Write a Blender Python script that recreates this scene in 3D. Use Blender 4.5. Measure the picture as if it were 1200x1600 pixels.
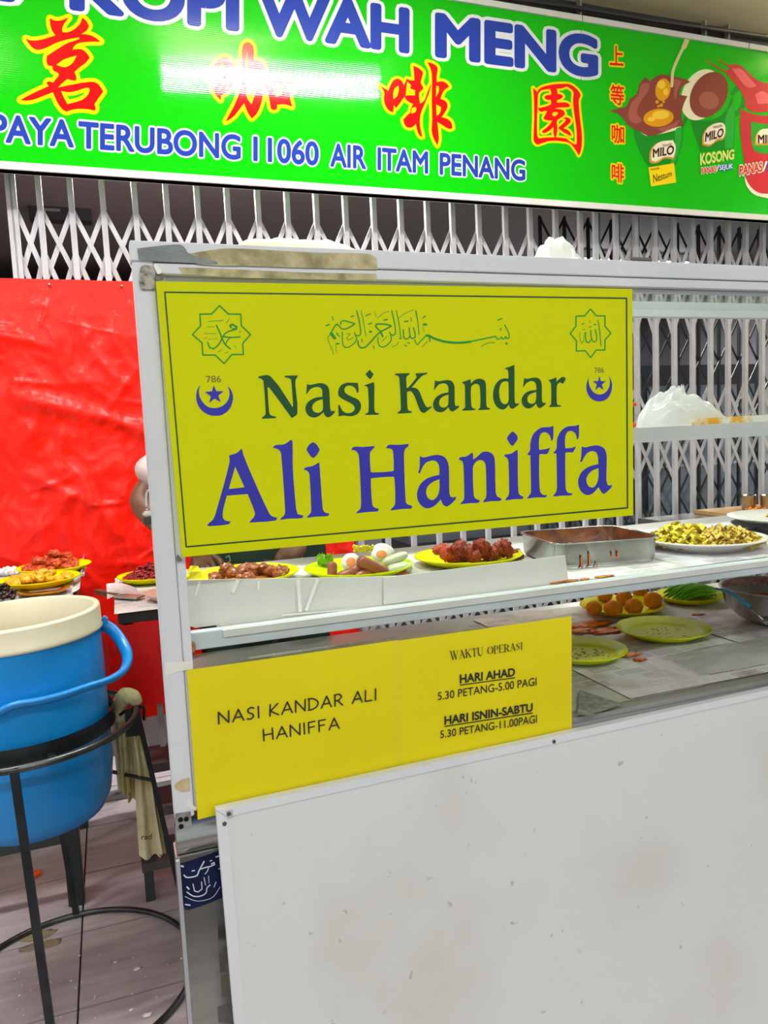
import bpy, bmesh, math, random
from mathutils import Vector, Matrix, noise
from mathutils.geometry import tessellate_polygon, delaunay_2d_cdt
random.seed(7)
for _o in list(bpy.data.objects): bpy.data.objects.remove(_o)
SC = bpy.context.scene
COL = SC.collection

# ---------------------------------------------------------------- camera
# the rows are the camera's right, up and forward axes in the world; X runs along the stall front, Y away, Z up
FOC = 1190.0
EYE = 1.50
AX = [Vector((0.93853763, -0.34222175, -0.04507106)), Vector((0.07713862, 0.08067307, 0.99375122)), Vector((0.33644726, 0.93614963, -0.10211322))]
cam_d = bpy.data.cameras.new('camera')
cam_d.sensor_fit = 'HORIZONTAL'; cam_d.sensor_width = 36.0; cam_d.lens = 36.0 * FOC / 1200.0
cam_d.clip_start = 0.05; cam_d.clip_end = 200
cam = bpy.data.objects.new('camera', cam_d); COL.objects.link(cam)
cam.matrix_world = Matrix(((AX[0].x, AX[1].x, -AX[2].x, 0), (AX[0].y, AX[1].y, -AX[2].y, 0), (AX[0].z, AX[1].z, -AX[2].z, EYE), (0, 0, 0, 1)))
SC.camera = cam

def ray(px, py):
    return AX[0] * ((px - 600) / FOC) + AX[1] * (-(py - 800) / FOC) + AX[2]
def P(px, py, y):
    d = ray(px, py); d = d * (y / d.y); return Vector((d.x, d.y, d.z + EYE))
def Q(px, py, z):
    d = ray(px, py); d = d * ((z - EYE) / d.z); return Vector((d.x, d.y, z))

# ---------------------------------------------------------------- world and exposure
w = bpy.data.worlds.new('street'); SC.world = w; w.use_nodes = True
w.node_tree.nodes['Background'].inputs[0].default_value = (0.95, 0.98, 1.0, 1)
w.node_tree.nodes['Background'].inputs[1].default_value = 0.78
SC.view_settings.view_transform = 'Standard'; SC.view_settings.look = 'None'
SC.view_settings.exposure = 0.1; SC.view_settings.gamma = 1.0
SC.view_settings.use_curve_mapping = False

def area(name, loc, sx, sy, power, rot=(0, 0, 0), col=(1, .98, .95)):
    l = bpy.data.lights.new(name, 'AREA'); l.shape = 'RECTANGLE'; l.size = sx; l.size_y = sy; l.energy = power; l.color = col
    o = bpy.data.objects.new(name, l); COL.objects.link(o); o.location = loc; o.rotation_euler = rot
    return o
CEIL = 3.57
# fluorescent battens under the five-foot way ceiling, the last added unseen to brighten it: (x, y, rotation)
TUBES = [(1.02, 2.09, 0.144, 46, .3), (-0.97, 1.86, 0.144, 46, .3), (0.15, -1.35, 0.05, 30, .3), (1.85, -1.25, 0.05, 30, .3), (-1.5, -1.4, 0.05, 26, .3), (4.55, 2.75, 0.10, 40, 1.2)]
for i, (x, y, r, pw, up) in enumerate(TUBES):
    tcol = (.95, .98, 1.) if i < 5 else (1, .86, .62)
    area('tube_light', (x, y, CEIL - 0.125), 1.18, 0.05, pw, (0, 0, r), tcol)
    area('tube_upward_light', (x, y, CEIL - 0.12), 1.18, 0.05, pw * up, (math.pi, 0, -r), tcol)
# lamp inside the coffee shop behind the gate
area('shop_light', (4.2, 5.4, 2.72), 1.2, 0.12, 190)
area('shop_light', (0.6, 3.95, 2.72), 1.2, 0.12, 80)  # added lamp, kept out of sight behind the signboard to lift the dark interior

# ---------------------------------------------------------------- materials
def lin(h):
    if isinstance(h, tuple): c = h
    else:
        h = h.lstrip('#'); c = tuple(int(h[i:i + 2], 16) / 255 for i in (0, 2, 4))
    return tuple(v / 12.92 if v <= .04045 else ((v + .055) / 1.055) ** 2.4 for v in c) + (1,)
MATS = {}
def mat(name, col, rough=.5, metal=0., col2=None, scale=8., amount=.5, bump=0., bscale=60., spec=.5, coat=0., stretch=(1, 1, 1), detail=4., lo=.35, hi=.7, emit=None, es=0., trans=0., alpha=None, sub=0.):
    if name in MATS: return MATS[name]
    m = bpy.data.materials.new(name); m.use_nodes = True; MATS[name] = m
    nt = m.node_tree; b = nt.nodes['Principled BSDF']
    b.inputs['Roughness'].default_value = rough; b.inputs['Metallic'].default_value = metal
    b.inputs['Specular IOR Level'].default_value = spec
    if coat: b.inputs['Coat Weight'].default_value = coat; b.inputs['Coat Roughness'].default_value = .06
    if sub: b.inputs['Subsurface Weight'].default_value = sub; b.inputs['Subsurface Radius'].default_value = (.02, .01, .006)
    b.inputs['Base Color'].default_value = lin(col)
    if col2 or bump:
        tc = nt.nodes.new('ShaderNodeTexCoord'); mp = nt.nodes.new('ShaderNodeMapping'); mp.inputs['Scale'].default_value = stretch
        nt.links.new(tc.outputs['Object'], mp.inputs[0])
    if col2:
        n = nt.nodes.new('ShaderNodeTexNoise'); n.inputs['Scale'].default_value = scale; n.inputs['Detail'].default_value = detail
        r = nt.nodes.new('ShaderNodeValToRGB'); r.color_ramp.elements[0].position = lo; r.color_ramp.elements[1].position = hi
        r.color_ramp.elements[0].color = lin(col); r.color_ramp.elements[1].color = lin(col2)
        nt.links.new(mp.outputs[0], n.inputs['Vector']); nt.links.new(n.outputs['Fac'], r.inputs[0]); nt.links.new(r.outputs[0], b.inputs['Base Color'])
    if bump:
        n2 = nt.nodes.new('ShaderNodeTexNoise'); n2.inputs['Scale'].default_value = bscale; n2.inputs['Detail'].default_value = 3
        bp = nt.nodes.new('ShaderNodeBump'); bp.inputs['Strength'].default_value = bump; bp.inputs['Distance'].default_value = .01
        nt.links.new(mp.outputs[0], n2.inputs['Vector']); nt.links.new(n2.outputs['Fac'], bp.inputs['Height']); nt.links.new(bp.outputs[0], b.inputs['Normal'])
    if emit: b.inputs['Emission Color'].default_value = lin(emit); b.inputs['Emission Strength'].default_value = es
    if alpha is not None: b.inputs['Alpha'].default_value = alpha
    return m
def glass_mat(name, tint, refl=.10, rough=.03, haze=None, hz=.0):
    """clear sheet: light passes straight through with a tint, plus a surface reflection that grows at grazing angles"""
    if name in MATS: return MATS[name]
    m = bpy.data.materials.new(name); m.use_nodes = True; MATS[name] = m
    nt = m.node_tree; nt.nodes.remove(nt.nodes['Principled BSDF']); out = nt.nodes['Material Output']
    t = nt.nodes.new('ShaderNodeBsdfTransparent'); t.inputs[0].default_value = lin(tint)
    g = nt.nodes.new('ShaderNodeBsdfGlossy'); g.inputs['Roughness'].default_value = rough
    fr = nt.nodes.new('ShaderNodeLayerWeight'); fr.inputs[0].default_value = .5
    mx = nt.nodes.new('ShaderNodeMixShader')
    pw = nt.nodes.new('ShaderNodeMath'); pw.operation = 'POWER'; pw.inputs[1].default_value = 4.
    mu = nt.nodes.new('ShaderNodeMath'); mu.operation = 'MULTIPLY_ADD'; mu.inputs[1].default_value = .35; mu.inputs[2].default_value = refl; mu.use_clamp = True
    nt.links.new(fr.outputs['Facing'], pw.inputs[0]); nt.links.new(pw.outputs[0], mu.inputs[0]); nt.links.new(mu.outputs[0], mx.inputs[0])
    base = t.outputs[0]
    if haze:
        d = nt.nodes.new('ShaderNodeBsdfDiffuse'); d.inputs[0].default_value = lin(haze)
        tl = nt.nodes.new('ShaderNodeBsdfTranslucent'); tl.inputs[0].default_value = lin(haze)
        ad = nt.nodes.new('ShaderNodeMixShader'); ad.inputs[0].default_value = .4
        nt.links.new(d.outputs[0], ad.inputs[1]); nt.links.new(tl.outputs[0], ad.inputs[2])
        m2 = nt.nodes.new('ShaderNodeMixShader'); m2.inputs[0].default_value = hz
        nt.links.new(base, m2.inputs[1]); nt.links.new(ad.outputs[0], m2.inputs[2]); base = m2.outputs[0]
    nt.links.new(base, mx.inputs[1]); nt.links.new(g.outputs[0], mx.inputs[2]); nt.links.new(mx.outputs[0], out.inputs[0])
    return m
def news_mat(name, paper='#d9d7d6', ink='#8f8d8f', sx=26., ysc=170., blocks=5.):
    """newsprint: fine lines of text broken into columns and blocks, with a few tinted picture boxes"""
    if name in MATS: return MATS[name]
    m = bpy.data.materials.new(name); m.use_nodes = True; MATS[name] = m
    nt = m.node_tree; b = nt.nodes['Principled BSDF']; b.inputs['Roughness'].default_value = .75
    tc = nt.nodes.new('ShaderNodeTexCoord')
    wv = nt.nodes.new('ShaderNodeTexWave'); wv.bands_direction = 'Y'; wv.inputs['Scale'].default_value = ysc / 6.28; wv.inputs['Distortion'].default_value = 1.5
    nz = nt.nodes.new('ShaderNodeTexNoise'); nz.inputs['Scale'].default_value = 190
    br = nt.nodes.new('ShaderNodeTexBrick'); br.inputs['Scale'].default_value = blocks; br.inputs['Mortar Size'].default_value = .03
    br.inputs['Color1'].default_value = (.0, .0, .0, 1); br.inputs['Color2'].default_value = (1, 1, 1, 1); br.inputs['Mortar'].default_value = (0, 0, 0, 1)
    for n in (wv, nz, br): nt.links.new(tc.outputs['Object'], n.inputs['Vector'])
    m1 = nt.nodes.new('ShaderNodeMath'); m1.operation = 'MULTIPLY'; nt.links.new(wv.outputs['Fac'], m1.inputs[0]); nt.links.new(nz.outputs['Fac'], m1.inputs[1])
    m2 = nt.nodes.new('ShaderNodeMath'); m2.operation = 'MULTIPLY'; nt.links.new(m1.outputs[0], m2.inputs[0]); nt.links.new(br.outputs['Color'], m2.inputs[1])
    r = nt.nodes.new('ShaderNodeValToRGB'); r.color_ramp.elements[0].position = .15; r.color_ramp.elements[1].position = .42
    r.color_ramp.elements[0].color = lin(paper); r.color_ramp.elements[1].color = lin(ink)
    nt.links.new(m2.outputs[0], r.inputs[0])
    st = nt.nodes.new('ShaderNodeTexNoise'); st.inputs['Scale'].default_value = 9; nt.links.new(tc.outputs['Object'], st.inputs['Vector'])
    r2 = nt.nodes.new('ShaderNodeValToRGB'); r2.color_ramp.elements[0].position = .5; r2.color_ramp.elements[1].position = .75
    r2.color_ramp.elements[0].color = (1, 1, 1, 1); r2.color_ramp.elements[1].color = lin('#cdbd9c')
    nt.links.new(st.outputs['Fac'], r2.inputs[0])
    mx = nt.nodes.new('ShaderNodeMixRGB'); mx.blend_type = 'MULTIPLY'; mx.inputs[0].default_value = .7
    nt.links.new(r.outputs[0], mx.inputs[1]); nt.links.new(r2.outputs[0], mx.inputs[2]); nt.links.new(mx.outputs[0], b.inputs['Base Color'])
    return m

# ---------------------------------------------------------------- object helpers
ORG = {}
def tag(o, label=None, cat=None, group=None, kind=None):
    if label: o['label'] = label
    if cat: o['category'] = cat
    if group: o['group'] = group
    if kind: o['kind'] = kind
    return o
def thing(name, loc, label, cat, group=None, kind=None):
    o = bpy.data.objects.new(name, None); COL.objects.link(o); o.location = loc; o.empty_display_size = .05
    ORG[o] = Vector(loc); tag(o, label, cat, group, kind); return o
class MB:
    def __init__(s): s.v = []; s.f = []; s.sm = []
    def add(s, vs, fs, smooth=False):
        n = len(s.v); s.v += [Vector(v) for v in vs]
        for f in fs: s.f.append(tuple(i + n for i in f)); s.sm.append(smooth)
        return s
    def box(s, c, d, rot=None, b=0.):
        c = Vector(c); hx, hy, hz = d[0] / 2, d[1] / 2, d[2] / 2
        R = rot if rot is not None else Matrix.Identity(3)
        if not isinstance(R, Matrix): R = Matrix.Rotation(R, 3, 'Z')
        if b <= 0:
            vs = [Vector((x, y, z)) for x in (-hx, hx) for y in (-hy, hy) for z in (-hz, hz)]
            fs = [(0, 1, 3, 2), (4, 6, 7, 5), (0, 4, 5, 1), (2, 3, 7, 6), (0, 2, 6, 4), (1, 5, 7, 3)]
            return s.add([c + R @ v for v in vs], fs)
        bm = bmesh.new(); bmesh.ops.create_cube(bm, size=1)
        for v in bm.verts: v.co = Vector((v.co.x * d[0], v.co.y * d[1], v.co.z * d[2]))
        bmesh.ops.bevel(bm, geom=list(bm.edges), offset=b, segments=2, affect='EDGES')
        vs = [c + R @ v.co for v in bm.verts]; fs = [tuple(v.index for v in f.verts) for f in bm.faces]; bm.free()
        return s.add(vs, fs)
    def bar(s, a, b, wd, th, side=Vector((0, 1, 0))):
        """flat bar from a to b, wide wd across, thick th along side"""
        a = Vector(a); b = Vector(b); d = (b - a).normalized(); sd = (side - d * side.dot(d)).normalized(); u = d.cross(sd)
        vs = []
        for p in (a, b):
            for i, j in ((-1, -1), (1, -1), (1, 1), (-1, 1)): vs.append(p + u * (wd / 2 * i) + sd * (th / 2 * j))
        return s.add(vs, [(3, 2, 1, 0), (4, 5, 6, 7)] + [(k, (k + 1) % 4, (k + 1) % 4 + 4, k + 4) for k in range(4)])
    def tube(s, pts, r, n=10, closed=False, cap=True, flat=None):
        pts = [Vector(p) for p in pts]; m = len(pts); rs = r if isinstance(r, (list, tuple)) else [r] * m
        vs = []; up = None
        for i, p in enumerate(pts):
            if closed: d = pts[(i + 1) % m] - pts[i - 1]
            else: d = pts[min(i + 1, m - 1)] - pts[max(i - 1, 0)]
            d.normalize()
            if up is None:
                up = Vector((0, 0, 1)) if abs(d.z) < .9 else Vector((0, 1, 0))
            u = (up - d * up.dot(d)).normalized(); up = u; v = d.cross(u)
            for k in range(n):
                a = 2 * math.pi * k / n
                vs.append(p + (u * math.cos(a) * (flat or 1) + v * math.sin(a)) * rs[i])
        fs = []
        for i in range(m if closed else m - 1):
            j = (i + 1) % m
            for k in range(n): fs.append((i * n + k, i * n + (k + 1) % n, j * n + (k + 1) % n, j * n + k))
        s.add(vs, fs, True)
        if cap and not closed:
            b = len(s.v) - len(vs)
            s.f.append(tuple(b + k for k in reversed(range(n)))); s.sm.append(False)
            s.f.append(tuple(b + (m - 1) * n + k for k in range(n))); s.sm.append(False)
        return s
    def lathe(s, prof, c, n=40, sx=1., sy=1., rot=0., tilt=None):
        c = Vector(c); vs = []; R = Matrix.Rotation(rot, 3, 'Z')
        if tilt is not None: R = tilt @ R
        for (r, z) in prof:
            for k in range(n):
                a = 2 * math.pi * k / n; vs.append(c + R @ Vector((r * math.cos(a) * sx, r * math.sin(a) * sy, z)))
        fs = []
        for i in range(len(prof) - 1):
            for k in range(n): fs.append((i * n + k, i * n + (k + 1) % n, (i + 1) * n + (k + 1) % n, (i + 1) * n + k))
        return s.add(vs, fs, True)
    def blob(s, c, r, seed=0, sub=2, amp=.25, fr=2.2, rot=None, smooth=True):
        c = Vector(c); r = Vector(r) if hasattr(r, '__len__') else Vector((r, r, r))
        vs, fs = ico(sub); R = rot if rot is not None else Matrix.Identity(3); off = Vector((seed * 3.1, seed * 1.7, seed * 2.3))
        out = []
        for v in vs:
            k = 1 + amp * noise.noise(v * fr + off)
            out.append(c + R @ Vector((v.x * r.x * k, v.y * r.y * k, v.z * r.z * k)))
        return s.add(out, fs, smooth)
    def prism(s, pts, d):
        """polygon pts (world points in order) pushed along d"""
        pts = [Vector(p) for p in pts]; d = Vector(d); n = len(pts)
        tris = tessellate_polygon([pts])
        vs = pts + [p + d for p in pts]
        fs = [tuple(t) for t in tris] + [tuple(i + n for i in reversed(t)) for t in tris] + [(i, i + n, (i + 1) % n + n, (i + 1) % n) for i in range(n)]
        return s.add(vs, fs)
    def sheet(s, fn, nu, nv, th=0., smooth=True):
        vs = [fn(i / nu, j / nv) for j in range(nv + 1) for i in range(nu + 1)]
        fs = [(j * (nu + 1) + i, j * (nu + 1) + i + 1, (j + 1) * (nu + 1) + i + 1, (j + 1) * (nu + 1) + i) for j in range(nv) for i in range(nu)]
        return s.add(vs, fs, smooth)
    def build(s, name, m, parent=None, base=None, label=None, cat=None, group=None, kind=None, fix=True):
        me = bpy.data.meshes.new(name)
        if parent is not None: o0 = ORG[parent]
        elif base is not None: o0 = Vector(base)
        else:
            xs = [v.x for v in s.v]; ys = [v.y for v in s.v]; zs = [v.z for v in s.v]
            o0 = Vector(((min(xs) + max(xs)) / 2, (min(ys) + max(ys)) / 2, min(zs)))
        me.from_pydata([tuple(v - o0) for v in s.v], [], s.f)
        me.polygons.foreach_set('use_smooth', s.sm)
        me.materials.append(m)
        if fix:
            bm = bmesh.new(); bm.from_mesh(me); bmesh.ops.recalc_face_normals(bm, faces=list(bm.faces)); bm.to_mesh(me); bm.free()
        me.update()
        o = bpy.data.objects.new(name, me); COL.objects.link(o)
        if parent is not None: o.parent = parent
        else: o.location = o0
        ORG[o] = o0
        return tag(o, label, cat, group, kind)
_ICO = {}
def ico(sub):
    if sub not in _ICO:
        bm = bmesh.new(); bmesh.ops.create_icosphere(bm, subdivisions=sub, radius=1)
        _ICO[sub] = ([v.co.copy() for v in bm.verts], [tuple(v.index for v in f.verts) for f in bm.faces]); bm.free()
    return _ICO[sub]
def share(src, name, loc, parent, rot=None):
    """another object with src's mesh data, at world loc, under parent"""
    o = bpy.data.objects.new(name, src.data); COL.objects.link(o)
    if parent is not None: o.parent = parent; o.location = Vector(loc) - ORG[parent]
    else: o.location = loc
    if rot: o.rotation_euler = rot
    ORG[o] = Vector(loc)
    return o
def copy_tree(src, loc, rz=0., label=None):
    def rec(o, par):
        c = o.copy(); COL.objects.link(c); c.parent = par; ORG[c] = ORG[o]
        for ch in o.children: rec(ch, c)
        return c
    c = rec(src, None); c.location = loc; c.rotation_euler = (0, 0, rz); ORG[c] = Vector(loc)
    if label: c['label'] = label
    return c
def RX(a): return Matrix.Rotation(a, 3, 'X')
def RY(a): return Matrix.Rotation(a, 3, 'Y')
def RZ(a): return Matrix.Rotation(a, 3, 'Z')

# ---------------------------------------------------------------- flat print: filled outlines and brush strokes on an upright plane
def smooth_loop(pts, closed=True, n=4, corner=.62):
    pts = [Vector(p) for p in pts]; m = len(pts); out = []
    def is_corner(i):
        if not closed and (i == 0 or i == m - 1): return True
        a = pts[i] - pts[i - 1]; b = pts[(i + 1) % m] - pts[i]
        if a.length < 1e-9 or b.length < 1e-9: return True
        return a.normalized().dot(b.normalized()) < corner
    cs = [is_corner(i) for i in range(m)]
    for i in range(m if closed else m - 1):
        p1, p2 = pts[i], pts[(i + 1) % m]
        L = (p2 - p1).length
        def tang(j):
            if cs[j]: return None
            t = pts[(j + 1) % m] - pts[j - 1]
            return t.normalized() if t.length else None
        t1, t2 = tang(i), tang((i + 1) % m)
        t1 = t1 * L if t1 is not None else (p2 - p1); t2 = t2 * L if t2 is not None else (p2 - p1)
        for k in range(n):
            t = k / n; h1 = 2 * t ** 3 - 3 * t ** 2 + 1; h2 = -2 * t ** 3 + 3 * t ** 2; h3 = t ** 3 - 2 * t ** 2 + t; h4 = t ** 3 - t ** 2
            out.append(p1 * h1 + p2 * h2 + t1 * h3 + t2 * h4)
    if not closed: out.append(pts[-1])
    return out
def fill2d(contours):
    """triangles for closed 2D outlines with holes (even-odd)"""
    cu = bpy.data.curves.new('tmp', 'CURVE'); cu.dimensions = '2D'; cu.fill_mode = 'BOTH'
    for c in contours:
        sp = cu.splines.new('POLY'); sp.points.add(len(c) - 1)
        for i, p in enumerate(c): sp.points[i].co = (p[0], p[1], 0, 1)
        sp.use_cyclic_u = True
    o = bpy.data.objects.new('tmp', cu); COL.objects.link(o)
    dg = bpy.context.evaluated_depsgraph_get(); dg.update()
    me = bpy.data.meshes.new_from_object(o.evaluated_get(dg))
    vs = [(v.co.x, v.co.y) for v in me.vertices]; fs = [tuple(p.vertices) for p in me.polygons]
    bpy.data.objects.remove(o); bpy.data.curves.remove(cu); bpy.data.meshes.remove(me)
    return vs, fs
def stroke2d(pts, wd, closed=False, seg=8):
    """polyline as one band with round joints; wd full width, one value or one for each point"""
    m = len(pts); ws = wd if isinstance(wd, (list, tuple)) else [wd] * m
    vs = []; fs = []
    for i in range(m if closed else m - 1):
        j = (i + 1) % m; a = Vector(pts[i]); b = Vector(pts[j]); d = b - a
        if d.length < 1e-9: continue
        d.normalize(); nn = Vector((-d.y, d.x)); k = len(vs)
        vs += [a + nn * ws[i] / 2, a - nn * ws[i] / 2, b - nn * ws[j] / 2, b + nn * ws[j] / 2]; fs.append((k, k + 1, k + 2, k + 3))
    for i in range(m):
        if closed or 0 < i < m - 1:
            a = Vector(pts[i]) - Vector(pts[i - 1]); b = Vector(pts[(i + 1) % m]) - Vector(pts[i])
            if a.length > 1e-9 and b.length > 1e-9 and a.normalized().dot(b.normalized()) > .985: continue
        k = len(vs)
        vs += [Vector(pts[i]) + Vector((math.cos(2 * math.pi * q / seg), math.sin(2 * math.pi * q / seg))) * ws[i] / 2 for q in range(seg)]
        fs.append(tuple(range(k, k + seg)))
    return [(v[0], v[1]) for v in vs], fs
_TXT = {}
def text_outline(s):
    if s in _TXT: return _TXT[s]
    c = bpy.data.curves.new('tmp', 'FONT'); c.body = s
    o = bpy.data.objects.new('tmp', c); COL.objects.link(o)
    dg = bpy.context.evaluated_depsgraph_get(); dg.update()
    ev = o.evaluated_get(dg); cu = ev.to_curve(dg); res = []
    for sp in cu.splines:
        bp = sp.bezier_points; n = len(bp); out = []
        for i in range(n):
            a, b = bp[i], bp[(i + 1) % n]
            p0, p1, p2, p3 = a.co, a.handle_right, b.co, b.handle_left
            straight = ((p1 - p0).cross(p2 - p0).length < 1e-5) and ((p3 - p0).cross(p2 - p0).length < 1e-5)
            for k in range(1 if straight else 6):
                t = k / 6; u = 1 - t
                q = p0 * u ** 3 + p1 * 3 * u * u * t + p3 * 3 * u * t * t + p2 * t ** 3
                out.append((q.x, q.y))
        res.append(out)
    ev.to_curve_clear(); bpy.data.objects.remove(o); bpy.data.curves.remove(c)
    _TXT[s] = res; return res
class Print:
    """flat print collected on the upright plane Y = y, facing the camera side"""
    def __init__(s, y): s.y = y; s.b = MB(); s.px = lambda p: P(p[0], p[1], s.y)
    def _put(s, vs, fs, lift, fn):
        n = len(s.b.v)
        for v in vs:
            q = fn(v); s.b.v.append(Vector((q.x, q.y - lift, q.z)))
        for f in fs: s.b.f.append(tuple(i + n for i in f)); s.b.sm.append(False)
    def fill(s, contours, lift=0., fn=None):
        vs, fs = fill2d(contours); s._put(vs, fs, lift, fn or s.px); return s
    def line(s, pts, wd, closed=False, lift=0., fn=None):
        vs, fs = stroke2d(pts, wd, closed); s._put(vs, fs, lift, fn or s.px); return s
    def build(s, name, m, parent, label=None):
        """merge all pieces into one flat sheet without overlaps"""
        v2 = [Vector((v.x, v.z)) for v in s.b.v]; y = s.b.v[0].y
        polys = []; edges = set()
        for f in s.b.f:
            n = len(f); ar = sum(v2[f[i]].x * v2[f[(i + 1) % n]].y - v2[f[(i + 1) % n]].x * v2[f[i]].y for i in range(n))
            if abs(ar) < 1e-11: continue
            polys.append([v2[i] for i in (f if ar > 0 else reversed(f))])
            for i in range(n): edges.add((min(f[i], f[(i + 1) % n]), max(f[i], f[(i + 1) % n])))
        ov, oe, of, _a, _b, _c = delaunay_2d_cdt(v2, list(edges), [], 0, 1e-6)
        xs = [v.x for v in v2]; cell = max((max(xs) - min(xs)) / 150, 1e-4); grid = {}
        for q in polys:
            x0, x1 = min(v.x for v in q), max(v.x for v in q); z0, z1 = min(v.y for v in q), max(v.y for v in q)
            for i in range(int(x0 // cell), int(x1 // cell) + 1):
                for j in range(int(z0 // cell), int(z1 // cell) + 1): grid.setdefault((i, j), []).append(q)
        def inside(c):
            for q in grid.get((int(c.x // cell), int(c.y // cell)), ()):
                n = len(q)
                for i in range(n):
                    a, b = q[i], q[(i + 1) % n]
                    if (b.x - a.x) * (c.y - a.y) - (b.y - a.y) * (c.x - a.x) < 0: break
                else: return True
            return False
        keep = [tuple(f) for f in of if inside((ov[f[0]] + ov[f[1]] + ov[f[2]]) / 3)]
        mb = MB(); mb.v = [Vector((v.x, y, v.y)) for v in ov]; mb.f = keep; mb.sm = [False] * len(keep)
        o = mb.build(name, m, parent, fix=False)
        me = o.data
        bm = bmesh.new(); bm.from_mesh(me)
        for f in bm.faces:
            f.normal_update()
            if f.normal.y > 0: f.normal_flip()
        bm.to_mesh(me); bm.free(); me.update()
        if label: o['label'] = label
        return o
def zoomed(x0, y0, sc, pts): return [(x0 + p[0] / sc, y0 + p[1] / sc) for p in pts]
def quad_fn(y, tl, tr, br, bl, box):
    """maps the box (x0, y0, x1, y1) of a text outline onto the four photo corners in the plane Y = y"""
    A, B, C, D = [P(q[0], q[1], y) for q in (tl, tr, br, bl)]
    x0, y0, x1, y1 = box
    def f(p):
        u = (p[0] - x0) / (x1 - x0); v = (p[1] - y0) / (y1 - y0)
        return (D * (1 - u) + C * u) * (1 - v) + (A * (1 - u) + B * u) * v
    return f
def put_text(pr, s, tl, tr, br, bl, bold=0., lift=0., cap=None):
    """text s fitted into four photo corners; bold widens the strokes, in parts of the letter height"""
    cs = text_outline(s); xs = [p[0] for c in cs for p in c]; ys = [p[1] for c in cs for p in c]
    box = (min(xs), 0. if cap else min(ys), max(xs), cap or max(ys)); fn = quad_fn(pr.y, tl, tr, br, bl, box)
    if bold >= 0: pr.fill(cs, lift, fn)
    if bold > 0:
        for c in cs: pr.line(c, bold * (box[3] - box[1]), True, lift, fn)
    return fn, box

# ================================================================ the setting
GATE_Y = 3.35
SIGN_Y = 3.20
m_floor = mat('floor tile', '#bcafb2', .38, col2='#9b8d91', scale=3.0, stretch=(1.2, 9, 1), detail=6, lo=.3, hi=.75, bump=.05, bscale=20)
m_grout = mat('floor joint', '#3a3335', .9)
m_ceil = mat('soffit paint', '#f4e6bb', .8, col2='#ecdaa6', scale=1.5, bump=.02)
m_dark = mat('dark wall', '#2b2a2c', .7, col2='#3a383a', scale=3)
m_room = mat('shop wall paint', '#77777a', .8, col2='#5f5f63', scale=1.2)
m_roomdark = mat('shop back wall paint', '#6d6b6a', .8, col2='#5a5857', scale=.9)
fl = MB().add([(-4, -4, -.012), (6.5, -4, -.012), (6.5, 8.2, -.012), (-4, 8.2, -.012)], [(0, 1, 2, 3)]).build('floor', m_grout, base=(0, 0, -.012), kind='structure')
TX, TY = .693, .3476
tile0 = None
for j in range(-1, 8):
    for i in range(-3, 4):
        x = -.186 + (i + .5) * TX; y = 1.045 + (j + .5) * TY
        if tile0 is None:
            tile0 = MB().box((x, y, -.005), (TX - .005, TY - .005, .010), b=.0012).build('floor_tile', m_floor, fl, fix=False)
            tc0 = Vector((x, y, -.005))
        else:
            o = bpy.data.objects.new('floor_tile', tile0.data); COL.objects.link(o); o.parent = fl; o.location = Vector((x, y, -.005)) - tc0
            ORG[o] = ORG[tile0]
MB().box((1.25, -.26, CEIL + .03), (10.5, 7.48, .06)).build('ceiling', m_ceil, kind='structure')
# shop front wall over the gate, the dark strip above the signboard
MB().box((1.25, 3.42, 3.12), (10.5, .06, .90)).build('wall_front', m_dark, kind='structure')
MB().box((1.25, 8.0, 1.5), (10.5, .1, 3.1)).build('wall_back', m_roomdark, kind='structure')
MB().box((-2.4, 5.75, 1.5), (.1, 4.4, 3.1)).build('wall_left', m_room, kind='structure')
MB().box((6.3, 5.75, 1.5), (.1, 4.4, 3.1)).build('wall_right', m_room, kind='structure')
MB().box((2.0, 5.75, 2.93), (8.6, 4.4, .06)).build('ceiling_shop', mat('shop ceiling paint', '#8d8a86', .85, col2='#7c7976', scale=.7), kind='structure')
# things that run along the wall strip over the signboard
pb = MB()
pb.tube([(0.8, 3.34, 3.45), (4.6, 3.34, 3.45)], .014, 8)
pb.tube([P(840, 5, 3.34) + Vector((-.7, 0, -.02)), P(900, 12, 3.34), P(1020, 32, 3.34), P(1100, 40, 3.34) + Vector((1.2, 0, .02))], .010, 8)
pb.build('wall_cable', mat('dark cable', '#3b3836', .6), label='dark cables running along the wall above the green signboard', cat='cable')
for k, px in enumerate((905, 1100, 1136)):
    p = P(px, 18 + (px - 905) * .17, 3.37)
    MB().box((p.x, 3.37, p.z), (.012, .03, .16)).build('wall_strap', mat('grey strap', '#8b8880', .5), label='thin pale strap crossing the dark wall strip above the green signboard', cat='strap', group='straps above the signboard')

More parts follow.
